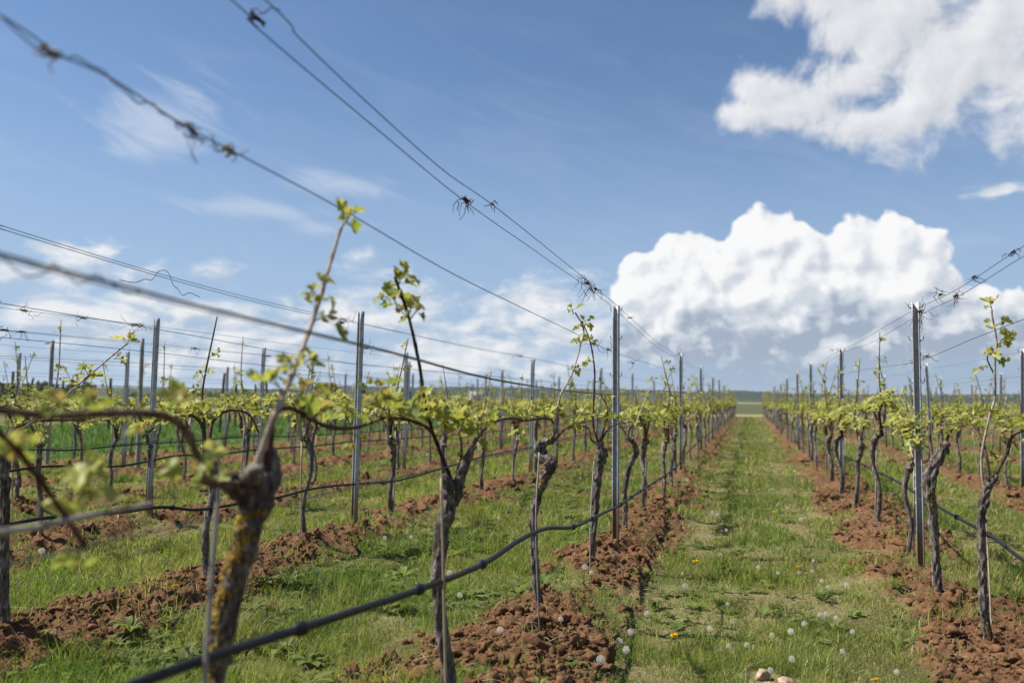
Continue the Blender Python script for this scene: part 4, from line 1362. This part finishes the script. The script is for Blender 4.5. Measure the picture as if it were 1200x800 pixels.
gA, gL = 'dandelion clocks in the grass aisle', 'dandelion clocks left of the aisle row'
for (u, v, h, lb, g, sc) in [
    (803, 686, .12, 'round white dandelion clock alone on the left side of the aisle', gA, 1.15), (758, 719, .13, 'white dandelion clock at the aisle edge by the red clods', gA, 1.05), (832, 736, .08, 'off-white dandelion clock low in the aisle beside a yellow flower', gA, .95),
    (854, 757, .05, 'greyish dandelion clock just above the pale stones, left one', gA, 1.0), (928, 772, .07, 'large dandelion clock right beside the pale stones', gA, 1.1), (961, 720, .08, 'left one of two close dandelion clocks in mid aisle', gA, 1.0),
    (980, 724, .08, 'right one of two close dandelion clocks in mid aisle', gA, 1.05), (992, 685, .10, 'dandelion clock highest on the right side of the near aisle', gA, 1.1), (999, 740, .05, 'faint grey dandelion clock at the right side of the aisle', gA, .9),
    (953, 657, .08, 'small dandelion clock further up mid aisle', gA, .9), (905, 744, .05, 'dull dandelion clock sunk in grass in mid aisle', gA, .95), (875, 755, .05, 'ragged dandelion clock behind the pale stones', gA, .9),
    (739, 740, .10, 'dandelion clock on the grass fringe of the clods, upper of a loose string', gA, 1.1), (726, 751, .08, 'flattened dandelion clock in the loose string by the clods', gA, 1.1), (734, 761, .07, 'broad dandelion clock low in the loose string by the clods', gA, 1.2), (704, 773, .06, 'big pale dandelion clock right against the red clods', gA, 1.4),
    (586, 735, .07, 'dandelion clock among clods left of the twisted vine', gL, 1.1), (527, 671, .13, 'dandelion clock half behind the trunk with the purple cane', gL, 1.3), (539, 697, .12, 'dandelion clock just below the hose right of the purple-cane vine', gL, 1.1), (685, 664, .10, 'pair dandelion clock at the foot of the shaggy vine, upper one', gL, 1.2), (693, 666, .09, 'pair dandelion clock touching the shaggy vine foot', gL, .9), (657, 740, .05, 'small dandelion clock on clods right of the twisted vine', gL, .9),
    (372, 669, .16, 'slim tall dandelion clock in the weedy alley left', gL, .9), (451, 630, .12, 'dandelion clock before the second-row clods, left of a pair', gL, 1.2), (482, 629, .12, 'dandelion clock before the second-row clods, right of a pair', gL, 1.1), (49, 645, .14, 'white dandelion clock far left between two vine rows', gL, 1.5), (829, 602, .10, 'distant dandelion clock at the left fringe of the aisle', gA, 1.4), (842, 602, .10, 'distant second dandelion clock at the left fringe of the aisle', gA, 1.4), (680, 560, .1, 'dandelion clock in the alley left of the tall post', gL, 1.2)]:
    dandelion(u, v, 's', h, lb, g, sc)
for (u, v, h, lb, sc) in [(790, 745, .06, 'bright yellow dandelion flower nearest the clods at the aisle bottom', 1.05), (1026, 797, .05, 'yellow dandelion flower at the bottom edge of the aisle', 1.), (815, 658, .14, 'yellow dandelion flower seen side-on, upper left aisle', 1.1), (935, 664, .08, 'small yellow dandelion flower in mid aisle', .8), (205, 695, .19, 'tall yellow dandelion flower in front of dark clods at left', 1.2), (21, 656, .06, 'yellow dandelion flower near the left edge', 1.3), (200, 622, .1, 'tiny yellow dandelion flower before the third-row clods', 1.2), (847, 589, .1, 'yellow dandelion flower far up the aisle', 1.3), (945, 672, .07, 'tiny yellow dandelion flower beside the mid aisle clock', .7)]:
    dandelion(u, v, 'f', h, lb, 'yellow dandelion flowers', sc)
for i in range(52):
    y = 7.5 * math.exp(random.uniform(0, 1.6)); x = random.uniform(-.55, .75)
    if i > 36: x, y = random.uniform(-2.8, -1.5), random.uniform(6.5, 20)
    far_a = i <= 36
    k = 's' if random.random() < .55 else 'f'
    dandelion(0, 0, k, random.uniform(.06, .13), ('small white dandelion clock further up the grass aisle' if far_a else 'small white dandelion clock in the weedy alley left of the aisle row') if k == 's' else ('small yellow dandelion further up the grass aisle' if far_a else 'small yellow dandelion in the weedy alley left of the aisle row'),
              ('white ' if k == 's' else 'yellow ') + ('far aisle dandelions' if far_a else 'alley dandelions'), random.uniform(.9, 1.3), (x, y))


for i in range(16):
    dandelion(0, 0, 's', random.uniform(.05, .10), 'white dandelion clock among the grass at the near end of the aisle', 'near aisle dandelion clocks', random.uniform(.8, 1.15), (random.uniform(-.52, .75), random.uniform(3.9, 7.5)))


def stone(u, v, s, mat, label, seed, flat=.6):
    rng = np.random.default_rng(seed)
    p = on_level(u, v, .02); z = gz(p[0], p[1])
    V, f = ico(3)
    V = V.copy()
    for q in range(14):
        d = rng.normal(size=3); d /= np.linalg.norm(d); h = rng.uniform(.62, .88)
        k = V @ d; V = V - np.outer(np.clip(k - h, 0, None), d)
    V = V * np.array([1.25, .85, flat]) * s
    mb = MB(); mb.add(V, f)
    o = link('stone', mb.mesh('stone', M[mat], False), None, (p[0], p[1], z + s * flat * .45), (rng.uniform(-.2, .2), rng.uniform(-.2, .2), rng.uniform(0, 3)))
    tag(o, label, 'stone', 'pale stones in the aisle')


stone(893, 791, .042, 'stone', 'upright pale tan stone in the middle of the heap at the aisle bottom', 1, .8)
stone(922, 799, .055, 'stone', 'broad flat tan stone at the right of the heap at the aisle bottom', 2, .45)
stone(877, 801, .038, 'stone', 'small tan stone at the left of the heap at the aisle bottom', 3, .6)
stone(855, 799, .028, 'stone', 'smallest tan stone lying apart left of the heap', 4, .6)
stone(904, 804, .040, 'stone', 'tan stone low in front of the heap at the aisle bottom', 5, .5)

# ------------------------------------------------------------------ far hills, wood, buildings
def hills():
    az = np.radians(np.arange(-75, 110, .12))       # measured from +y to the left
    r = np.array([1100, 1180, 1260, 1340, 1420, 1500, 1580, 1660, 1760, 1900, 2050, 2200, 2400, 2600, 2800, 3000])
    A, R = np.meshgrid(az, r)
    x = -R * np.sin(A); y = R * np.cos(A)
    d = np.degrees(A)                   # image columns: az 15.5 is the centre of the view
    prof = 12.5 + 7 * sstep(2, 7, d) * (1 - sstep(24, 34, d)) + 6 * np.exp(-((d - 1) / 3.0) ** 2) + 7 * (fbm(d * .22 + 3, d * 0, 7, 3) - .5)
    second = 9 + 16 * sstep(-6, -18, d) * 0 + 8 * (fbm(d * .12 + 30, d * 0, 8, 3) - .4)
    z = prof * sstep(1100, 1500, R) * (1 - .45 * sstep(1600, 1950, R)) + (6 + second) * sstep(2000, 2700, R)
    wood = sstep(1180, 1330, R)
    z = z + wood * (3.2 * fbm(x * .06, y * .06, 15, 3) + 2.2 * (vnoise(d * 9, R * .01, 19) - .3)) - .5
    V = np.stack([x.ravel(), y.ravel(), z.ravel()], 1)
    nr, nt = A.shape
    i, j = np.meshgrid(np.arange(nr - 1), np.arange(nt - 1), indexing='ij')
    q = np.stack([i * nt + j, i * nt + j + 1, (i + 1) * nt + j + 1, (i + 1) * nt + j], -1).reshape(-1, 4)
    c = np.where((wood > .3).ravel()[:, None], np.array([.020, .032, .017]), np.array([.05, .06, .025])) * (.7 + .6 * fbm(x.ravel() * .03, y.ravel() * .03, 88, 3))[:, None]
    tag(link('hills', raw_mesh('hills', V, q.ravel(), np.full(len(q), 4), c, M['hills'])), None, None, None, 'structure')


hills()


def far_wood(name, u0, u1, zc, h, n, label, seed, base=(.030, .050, .018)):
    rng = np.random.default_rng(seed)
    mb = MB()
    for i in range(n):
        u = u0 + (u1 - u0) * (i + rng.uniform(-.4, .4)) / n
        p = at_depth(u, 467, zc * rng.uniform(.97, 1.06)); hh = h * rng.uniform(.6, 1.1); w = hh * rng.uniform(.45, .75)
        c = np.array(base) * rng.uniform(.7, 1.4)
        for k in range(46):
            d = rng.normal(size=3); d /= np.linalg.norm(d); d *= rng.uniform(.4, 1.)
            q = np.array([p[0] + d[0] * w, p[1] + d[1] * w, hh * .52 + d[2] * hh * .48])
            V, f = ico(1)
            V = V * (1 + .6 * rng.uniform(-1, 1, (len(V), 1))) * w * rng.uniform(.16, .34)
            mb.add(V + q, f, c * rng.uniform(.75, 1.3))
    tag(link(name, mb.mesh(name, M['hills'], False)), label, 'wood', None, 'stuff')


far_wood('far_treeline', -90, 108, 300, 5.6, 40, 'dark line of trees on the horizon at far left', 1)
far_wood('far_treeline', 150, 345, 520, 4.5, 24, 'low hazy hedge on the left horizon', 2)
far_wood('far_treeline', 424, 480, 340, 5.0, 9, 'dark wood on the horizon left of centre', 3, (.022, .03, .022))


def barn(u, zc, w, d, h, roof, label, wallc, roofc):
    p = at_depth(u, 470, zc)
    o = bpy.data.objects.new('barn', None); COL.objects.link(o); o.location = (p[0], p[1], -.3); o.rotation_euler = (0, 0, YAW + .35)
    tag(o, label, 'building')
    mb = MB(); V = [(-w, -d, 0), (w, -d, 0), (w, d, 0), (-w, d, 0), (-w, -d, h), (w, -d, h), (w, d, h), (-w, d, h), (-w, 0, h + roof * .95), (w, 0, h + roof * .95)]
    mb.add(V, [(0, 1, 5, 4), (1, 2, 6, 9, 5), (2, 3, 7, 6), (3, 0, 4, 8, 7)])
    link('wall', mb.mesh('barn_wall', mat_simple('barn_wall', wallc, .9), False), o)
    mb = MB(); e = .35
    V = [(-w - e, -d - e, h - .1), (w + e, -d - e, h - .1), (w + e, 0, h + roof), (-w - e, 0, h + roof), (-w - e, d + e, h - .1), (w + e, d + e, h - .1)]
    V += [(x, y, z + .18) for x, y, z in V]
    mb.add(V, [(6, 7, 8, 9), (9, 8, 11, 10), (0, 3, 2, 1), (3, 4, 5, 2), (0, 1, 7, 6), (4, 10, 11, 5), (0, 6, 9, 3), (3, 9, 10, 4), (1, 2, 8, 7), (2, 5, 11, 8)])
    link('roof', mb.mesh('barn_roof', mat_simple('barn_roof', roofc, .9), False), o)
    mb = MB(); mb.add([(-.9, -d - .03, 0), (.9, -d - .03, 0), (.9, -d - .03, 2.3), (-.9, -d - .03, 2.3), (-.9, -d + .02, 0), (.9, -d + .02, 0), (.9, -d + .02, 2.3), (-.9, -d + .02, 2.3)], [(0, 1, 2, 3), (4, 7, 6, 5), (0, 3, 7, 4), (1, 5, 6, 2), (3, 2, 6, 7)])
    link('door', mb.mesh('barn_door', M['wood'], False), o)


barn(383, 330, 3.4, 3.0, 3.4, 3.4, 'small brown-roofed barn on the horizon behind the leaning post', (.16, .11, .08), (.22, .10, .05))
barn(558, 210, 1.5, 1.3, 2.3, .9, 'tiny pale hut far behind the bare young vineyard', (.55, .55, .53), (.35, .34, .33))

# ------------------------------------------------------------------ light
SUN_AZ = math.radians(101)      # from +y towards -x (left)
SUN_EL = math.radians(53)
sd = Vector((-math.sin(SUN_AZ) * math.cos(SUN_EL), math.cos(SUN_AZ) * math.cos(SUN_EL), math.sin(SUN_EL)))
sun_d = bpy.data.lights.new('sun', 'SUN'); sun_d.energy = 5.0; sun_d.angle = math.radians(.53); sun_d.color = (1, .955, .88)
sun = bpy.data.objects.new('sun', sun_d); COL.objects.link(sun)
sun.rotation_euler = sd.to_track_quat('Z', 'Y').to_euler()

W = bpy.data.worlds.new('World'); scene.world = W; W.use_nodes = True
wt = W.node_tree; wt.nodes.clear()


def N(tp, **kw):
    n = wt.nodes.new(tp)
    for k, v in kw.items(): setattr(n, k, v)
    return n


def put(sock, v):
    if hasattr(v, 'is_output'): wt.links.new(v, sock)
    else: sock.default_value = v


def MT(op, a, b=None, c=None, clamp=False):
    n = N('ShaderNodeMath', operation=op, use_clamp=clamp)
    put(n.inputs[0], a)
    if b is not None: put(n.inputs[1], b)
    if c is not None: put(n.inputs[2], c)
    return n.outputs[0]


def VM(op, a, b=None, out=0):
    n = N('ShaderNodeVectorMath', operation=op)
    put(n.inputs[0], a)
    if b is not None: put(n.inputs[1], b)
    return n.outputs['Value'] if op in ('LENGTH', 'DOT_PRODUCT') else n.outputs[0]


def SS(x, a, b):
    n = N('ShaderNodeMapRange', interpolation_type='SMOOTHSTEP')
    put(n.inputs['Value'], x); n.inputs['From Min'].default_value = a; n.inputs['From Max'].default_value = b
    return n.outputs[0]


def NZ(vec, scale, detail=5, rough=.55, dist=0.):
    n = N('ShaderNodeTexNoise', noise_dimensions='2D')
    put(n.inputs['Vector'], vec); n.inputs['Scale'].default_value = scale; n.inputs['Detail'].default_value = detail
    n.inputs['Roughness'].default_value = rough; n.inputs['Distortion'].default_value = dist
    return n.outputs['Fac']


def MIX(f, a, b):
    n = N('ShaderNodeMix', data_type='RGBA')
    put(n.inputs['Factor'], f); put(n.inputs['A'], a if hasattr(a, 'is_output') else (*a, 1)); put(n.inputs['B'], b if hasattr(b, 'is_output') else (*b, 1))
    return n.outputs['Result']


tc = N('ShaderNodeTexCoord')
D = VM('NORMALIZE', tc.outputs['Generated'])
RIGHT, FWD = (math.cos(YAW), math.sin(YAW), 0), (-math.sin(YAW), math.cos(YAW), 0)
az_ = MT('ARCTAN2', VM('DOT_PRODUCT', D, RIGHT), VM('DOT_PRODUCT', D, FWD))
el_ = MT('ARCSINE', VM('DOT_PRODUCT', D, (0, 0, 1)))
cmb = N('ShaderNodeCombineXYZ'); put(cmb.inputs[0], az_); put(cmb.inputs[1], el_)
P0 = cmb.outputs[0]


def azel(u, v):
    d = ray(u, v); d = d / np.linalg.norm(d)
    return math.atan2(d.dot(RIGHT), d.dot(FWD)), math.asin(d[2])


def blobs(P, lst, k=.12):
    out = None
    for (u, v, ru, rv) in lst:
        a, e = azel(u, v)
        q = VM('MULTIPLY', VM('SUBTRACT', P, (a, e, 0)), (F / ru, F / rv, 0))
        b = MT('SUBTRACT', 1.0, VM('LENGTH', q))
        out = b if out is None else MT('SMOOTH_MAX', out, b, k)
    return out


CUM = [(764, 330, 62, 44), (735, 345, 34, 26), (812, 306, 56, 52), (795, 360, 100, 60), (852, 324, 60, 52), (882, 286, 50, 50), (912, 284, 50, 50), (900, 310, 70, 60), (934, 312, 54, 56), (880, 350, 120, 76), (966, 336, 70, 54), (1008, 304, 54, 56), (1044, 298, 48, 56), (1070, 334, 74, 68), (990, 362, 150, 76), (1085, 380, 120, 62), (900, 392, 200, 66), (1000, 405, 130, 46), (800, 395, 110, 50), (1160, 385, 120, 50), (1230, 395, 100, 36), (1110, 350, 60, 30)]


def cum_density(P):
    w = N('ShaderNodeTexNoise', noise_dimensions='2D'); put(w.inputs['Vector'], P); w.inputs['Scale'].default_value = 30; w.inputs['Detail'].default_value = 3
    Pw = VM('ADD', P, VM('MULTIPLY', VM('SUBTRACT', w.outputs['Color'], (.5, .5, .5)), (.013, .013, 0)))
    b = blobs(Pw, CUM, .18)
    vo = N('ShaderNodeTexVoronoi', voronoi_dimensions='2D', feature='SMOOTH_F1'); put(vo.inputs['Vector'], Pw)
    vo.inputs['Scale'].default_value = 20; vo.inputs['Detail'].default_value = 2.6; vo.inputs['Roughness'].default_value = .42; vo.inputs['Smoothness'].default_value = .3
    puff = MT('SUBTRACT', .38, vo.outputs['Distance'])
    f = MT('SUBTRACT', NZ(P, 70, 4, .55), .5)
    e = MT('ADD', MT('MULTIPLY', puff, .42), MT('MULTIPLY', f, .14))
    return MT('ADD', MT('SUBTRACT', b, .10), e), MT('ADD', e, MT('MULTIPLY', b, .55)), b


d0, e0, b0 = cum_density(P0)
d1, e1, _ = cum_density(VM('ADD', P0, (-.009, .008, 0)))
cum_a = SS(d0, .0, .10)
rel = MT('SUBTRACT', e0, e1)
h_lo, h_hi = azel(900, 402)[1], azel(900, 322)[1]
hgt_s = SS(MT('ADD', el_, MT('MULTIPLY', MT('SUBTRACT', NZ(P0, 14, 3, .55), .5), .11)), h_lo, h_hi)
mott = SS(NZ(VM('MULTIPLY', P0, (1, 1.5, 1)), 24, 6, .58), .38, .64)
lit = MT('ADD', MT('MULTIPLY_ADD', hgt_s, .66, .16), MT('MULTIPLY', MT('SUBTRACT', mott, .45), MT('MULTIPLY_ADD', hgt_s, -.42, .55)))
lit = MT('ADD', lit, MT('MULTIPLY', rel, 1.7), clamp=True)
cum_c = MIX(SS(lit, .42, 1.0), MIX(SS(lit, .0, .5), (.36, .43, .55), (.60, .655, .73)), (.96, .96, .965))
fade_base = SS(el_, azel(900, 450)[1], azel(900, 408)[1])
cum_a = MT('MULTIPLY', cum_a, MT('MULTIPLY_ADD', fade_base, .85, .15))

# loose cloud in the upper right
UR = [(960, -10, 70, 50), (1050, 30, 110, 90), (1120, 70, 120, 90), (1200, 45, 150, 100), (1000, 95, 70, 40), (930, 125, 80, 34), (1080, 122, 110, 40), (870, 135, 50, 24), (1010, 140, 90, 30), (900, 110, 50, 30), (1300, -20, 230, 140)]


def ur_density(P):
    b = blobs(P, UR, .3)
    f = MT('SUBTRACT', NZ(P, 17, 6, .57, .2), .5)
    return MT('ADD', MT('MULTIPLY', b, .75), MT('MULTIPLY', f, 1.5))


u0 = ur_density(P0); u1 = ur_density(VM('ADD', P0, (-.012, .008, 0)))
ur_a = MT('MULTIPLY', SS(u0, -.03, .50), .95)
ur_l = MT('ADD', MT('ADD', .66, MT('MULTIPLY', MT('SUBTRACT', u0, u1), .85)), MT('MULTIPLY', u0, -.22), clamp=True)
ur_c = MIX(ur_l, (.55, .58, .64), (.93, .93, .94))

# low broken cloud banks along the horizon, thin veils and wisps higher up
Ps = VM('MULTIPLY', P0, (1.0, 2.3, 1.0))
lowN = NZ(VM('ADD', Ps, (3.3, .0, .7)), 8.5, 6, .56, .2)
lowN2 = NZ(VM('ADD', VM('ADD', Ps, (-.012, .02, 0)), (3.3, .0, .7)), 8.5, 6, .56, .2)
bandm = MT('MULTIPLY', SS(el_, azel(600, 470)[1], azel(600, 425)[1]), SS(el_, azel(600, 250)[1], azel(600, 365)[1]))
leftm = SS(az_, azel(905, 400)[0], azel(700, 400)[0])
bandm = MT('MULTIPLY', bandm, MT('MULTIPLY_ADD', leftm, .9, .25))
low_d = MT('ADD', lowN, MT('MULTIPLY', MT('SUBTRACT', bandm, 1.0), .35))
low_a = MT('MULTIPLY', SS(low_d, .44, .68), .84)
low_l = MT('ADD', .50, MT('MULTIPLY', MT('SUBTRACT', lowN, lowN2), 5.5), clamp=True)
low_c = MIX(low_l, (.46, .55, .68), (.92, .915, .91))
LP = [(90, 300, 55, 22), (120, 292, 26, 14), (60, 320, 60, 20), (470, 345, 60, 30), (420, 375, 60, 26), (640, 350, 110, 34), (540, 410, 160, 26), (1172, 222, 40, 9)]
lp_d = MT('ADD', blobs(P0, LP, .2), MT('MULTIPLY', MT('SUBTRACT', NZ(Ps, 22, 5, .6, .3), .5), 2.4))
lp_a = MT('MULTIPLY', SS(lp_d, .0, 1.1), .85)
# cirrus: streaks stretched along a falling line
ca, sa = math.cos(-.30), math.sin(-.30)
cx = VM('DOT_PRODUCT', P0, (ca, sa, 0)); cy = VM('DOT_PRODUCT', P0, (-sa, ca, 0))
c3 = N('ShaderNodeCombineXYZ'); put(c3.inputs[0], MT('MULTIPLY', cx, 3.0)); put(c3.inputs[1], MT('MULTIPLY', cy, 15.0))
ciN = NZ(c3.outputs[0], 2.1, 5, .6, .6)
CI = [(185, 140, 85, 55), (160, 175, 60, 26), (310, 247, 105, 16), (385, 268, 70, 14), (400, 215, 90, 20), (1090, 292, 62, 16)]
ci_d = MT('ADD', MT('MULTIPLY', blobs(P0, CI, .2), 1.0), MT('MULTIPLY', MT('SUBTRACT', ciN, .5), 2.0))
ci_a = MT('MULTIPLY', SS(ci_d, .05, 1.1), .50)
veil = MT('MULTIPLY', SS(ciN, .42, .75), MT('MULTIPLY', MT('MULTIPLY', SS(el_, azel(600, -60)[1], azel(600, 190)[1]), SS(el_, azel(600, 430)[1], azel(600, 290)[1])), .08))

sky = N('ShaderNodeTexSky', sky_type='NISHITA'); sky.sun_disc = False
sky.sun_elevation = SUN_EL; sky.sun_rotation = -SUN_AZ; sky.altitude = 300; sky.air_density = 1.0; sky.dust_density = .5; sky.ozone_density = 1.8
EXPO = .65
GAIN = 2 ** EXPO
SKY_K = .10 
col = VM('MULTIPLY', sky.outputs[0], (SKY_K * .94, SKY_K * 1.06, SKY_K * 1.18))
CK = 1.0
def cl(c): return VM('MULTIPLY', c, (CK, CK, CK))
col = MIX(veil, col, (.74 * CK, .79 * CK, .87 * CK))
col = MIX(ci_a, col, (.80 * CK, .83 * CK, .88 * CK))
hz = MT('MULTIPLY', SS(el_, azel(600, 60)[1], azel(600, 450)[1]), .85)
col = MIX(hz, col, MIX(MT('MULTIPLY', SS(az_, azel(640, 400)[0], azel(900, 400)[0]), SS(el_, azel(900, 340)[1], azel(900, 430)[1])), (.37, .50, .71), (.30, .41, .59)))
col = MIX(low_a, col, cl(low_c))
col = MIX(lp_a, col, cl(MIX(SS(NZ(Ps, 30, 5, .6), .35, .65), (.66, .71, .78), (.92, .92, .92))))
col = MIX(ur_a, col, cl(ur_c))
col = MIX(cum_a, col, cl(cum_c))
bg = N('ShaderNodeBackground'); wt.links.new(VM('MULTIPLY', col, (10 / GAIN,) * 3), bg.inputs['Color']); bg.inputs['Strength'].default_value = .1
wo = N('ShaderNodeOutputWorld'); wt.links.new(bg.outputs[0], wo.inputs['Surface'])
W.cycles.sampling_method = 'MANUAL'; W.cycles.sample_map_resolution = 512

# ------------------------------------------------------------------ air
def haze():
    mb = MB()
    x0, x1, y0, y1, z0, z1 = -4200, 4200, -3000, 3600, -3.0, 48.
    V = [(x0, y0, z0), (x1, y0, z0), (x1, y1, z0), (x0, y1, z0), (x0, y0, z1), (x1, y0, z1), (x1, y1, z1), (x0, y1, z1)]
    mb.add(V, [(0, 3, 2, 1), (4, 5, 6, 7), (0, 1, 5, 4), (1, 2, 6, 5), (2, 3, 7, 6), (3, 0, 4, 7)])
    mt = bpy.data.materials.new('haze_air'); mt.use_nodes = True
    nt = mt.node_tree; nt.nodes.remove(nt.nodes['Principled BSDF'])
    pv = nt.nodes.new('ShaderNodeVolumePrincipled'); pv.inputs['Color'].default_value = (.80, .88, 1, 1); pv.inputs['Density'].default_value = HAZE; pv.inputs['Anisotropy'].default_value = .2
    L(nt, pv.outputs[0], nt.nodes['Material Output'].inputs['Volume'])
    tag(link('haze', mb.mesh('haze', mt, False)), 'thin bluish haze in the air over the fields', 'haze', None, 'stuff')


HAZE = .00010
USE_HAZE = True
if USE_HAZE:
    haze()

# ------------------------------------------------------------------ render
scene.render.engine = 'CYCLES'
c = scene.cycles
c.max_bounces = 6; c.diffuse_bounces = 3; c.glossy_bounces = 2; c.transmission_bounces = 4; c.volume_bounces = 1; c.transparent_max_bounces = 6
c.use_denoising = True
c.sample_clamp_indirect = 6
c.caustics_reflective = False; c.caustics_refractive = False
vs = scene.view_settings
scene.display_settings.display_device = 'sRGB'
vs.view_transform = 'Standard'; vs.look = 'None'; vs.exposure = EXPO; vs.gamma = 1; vs.use_curve_mapping = False
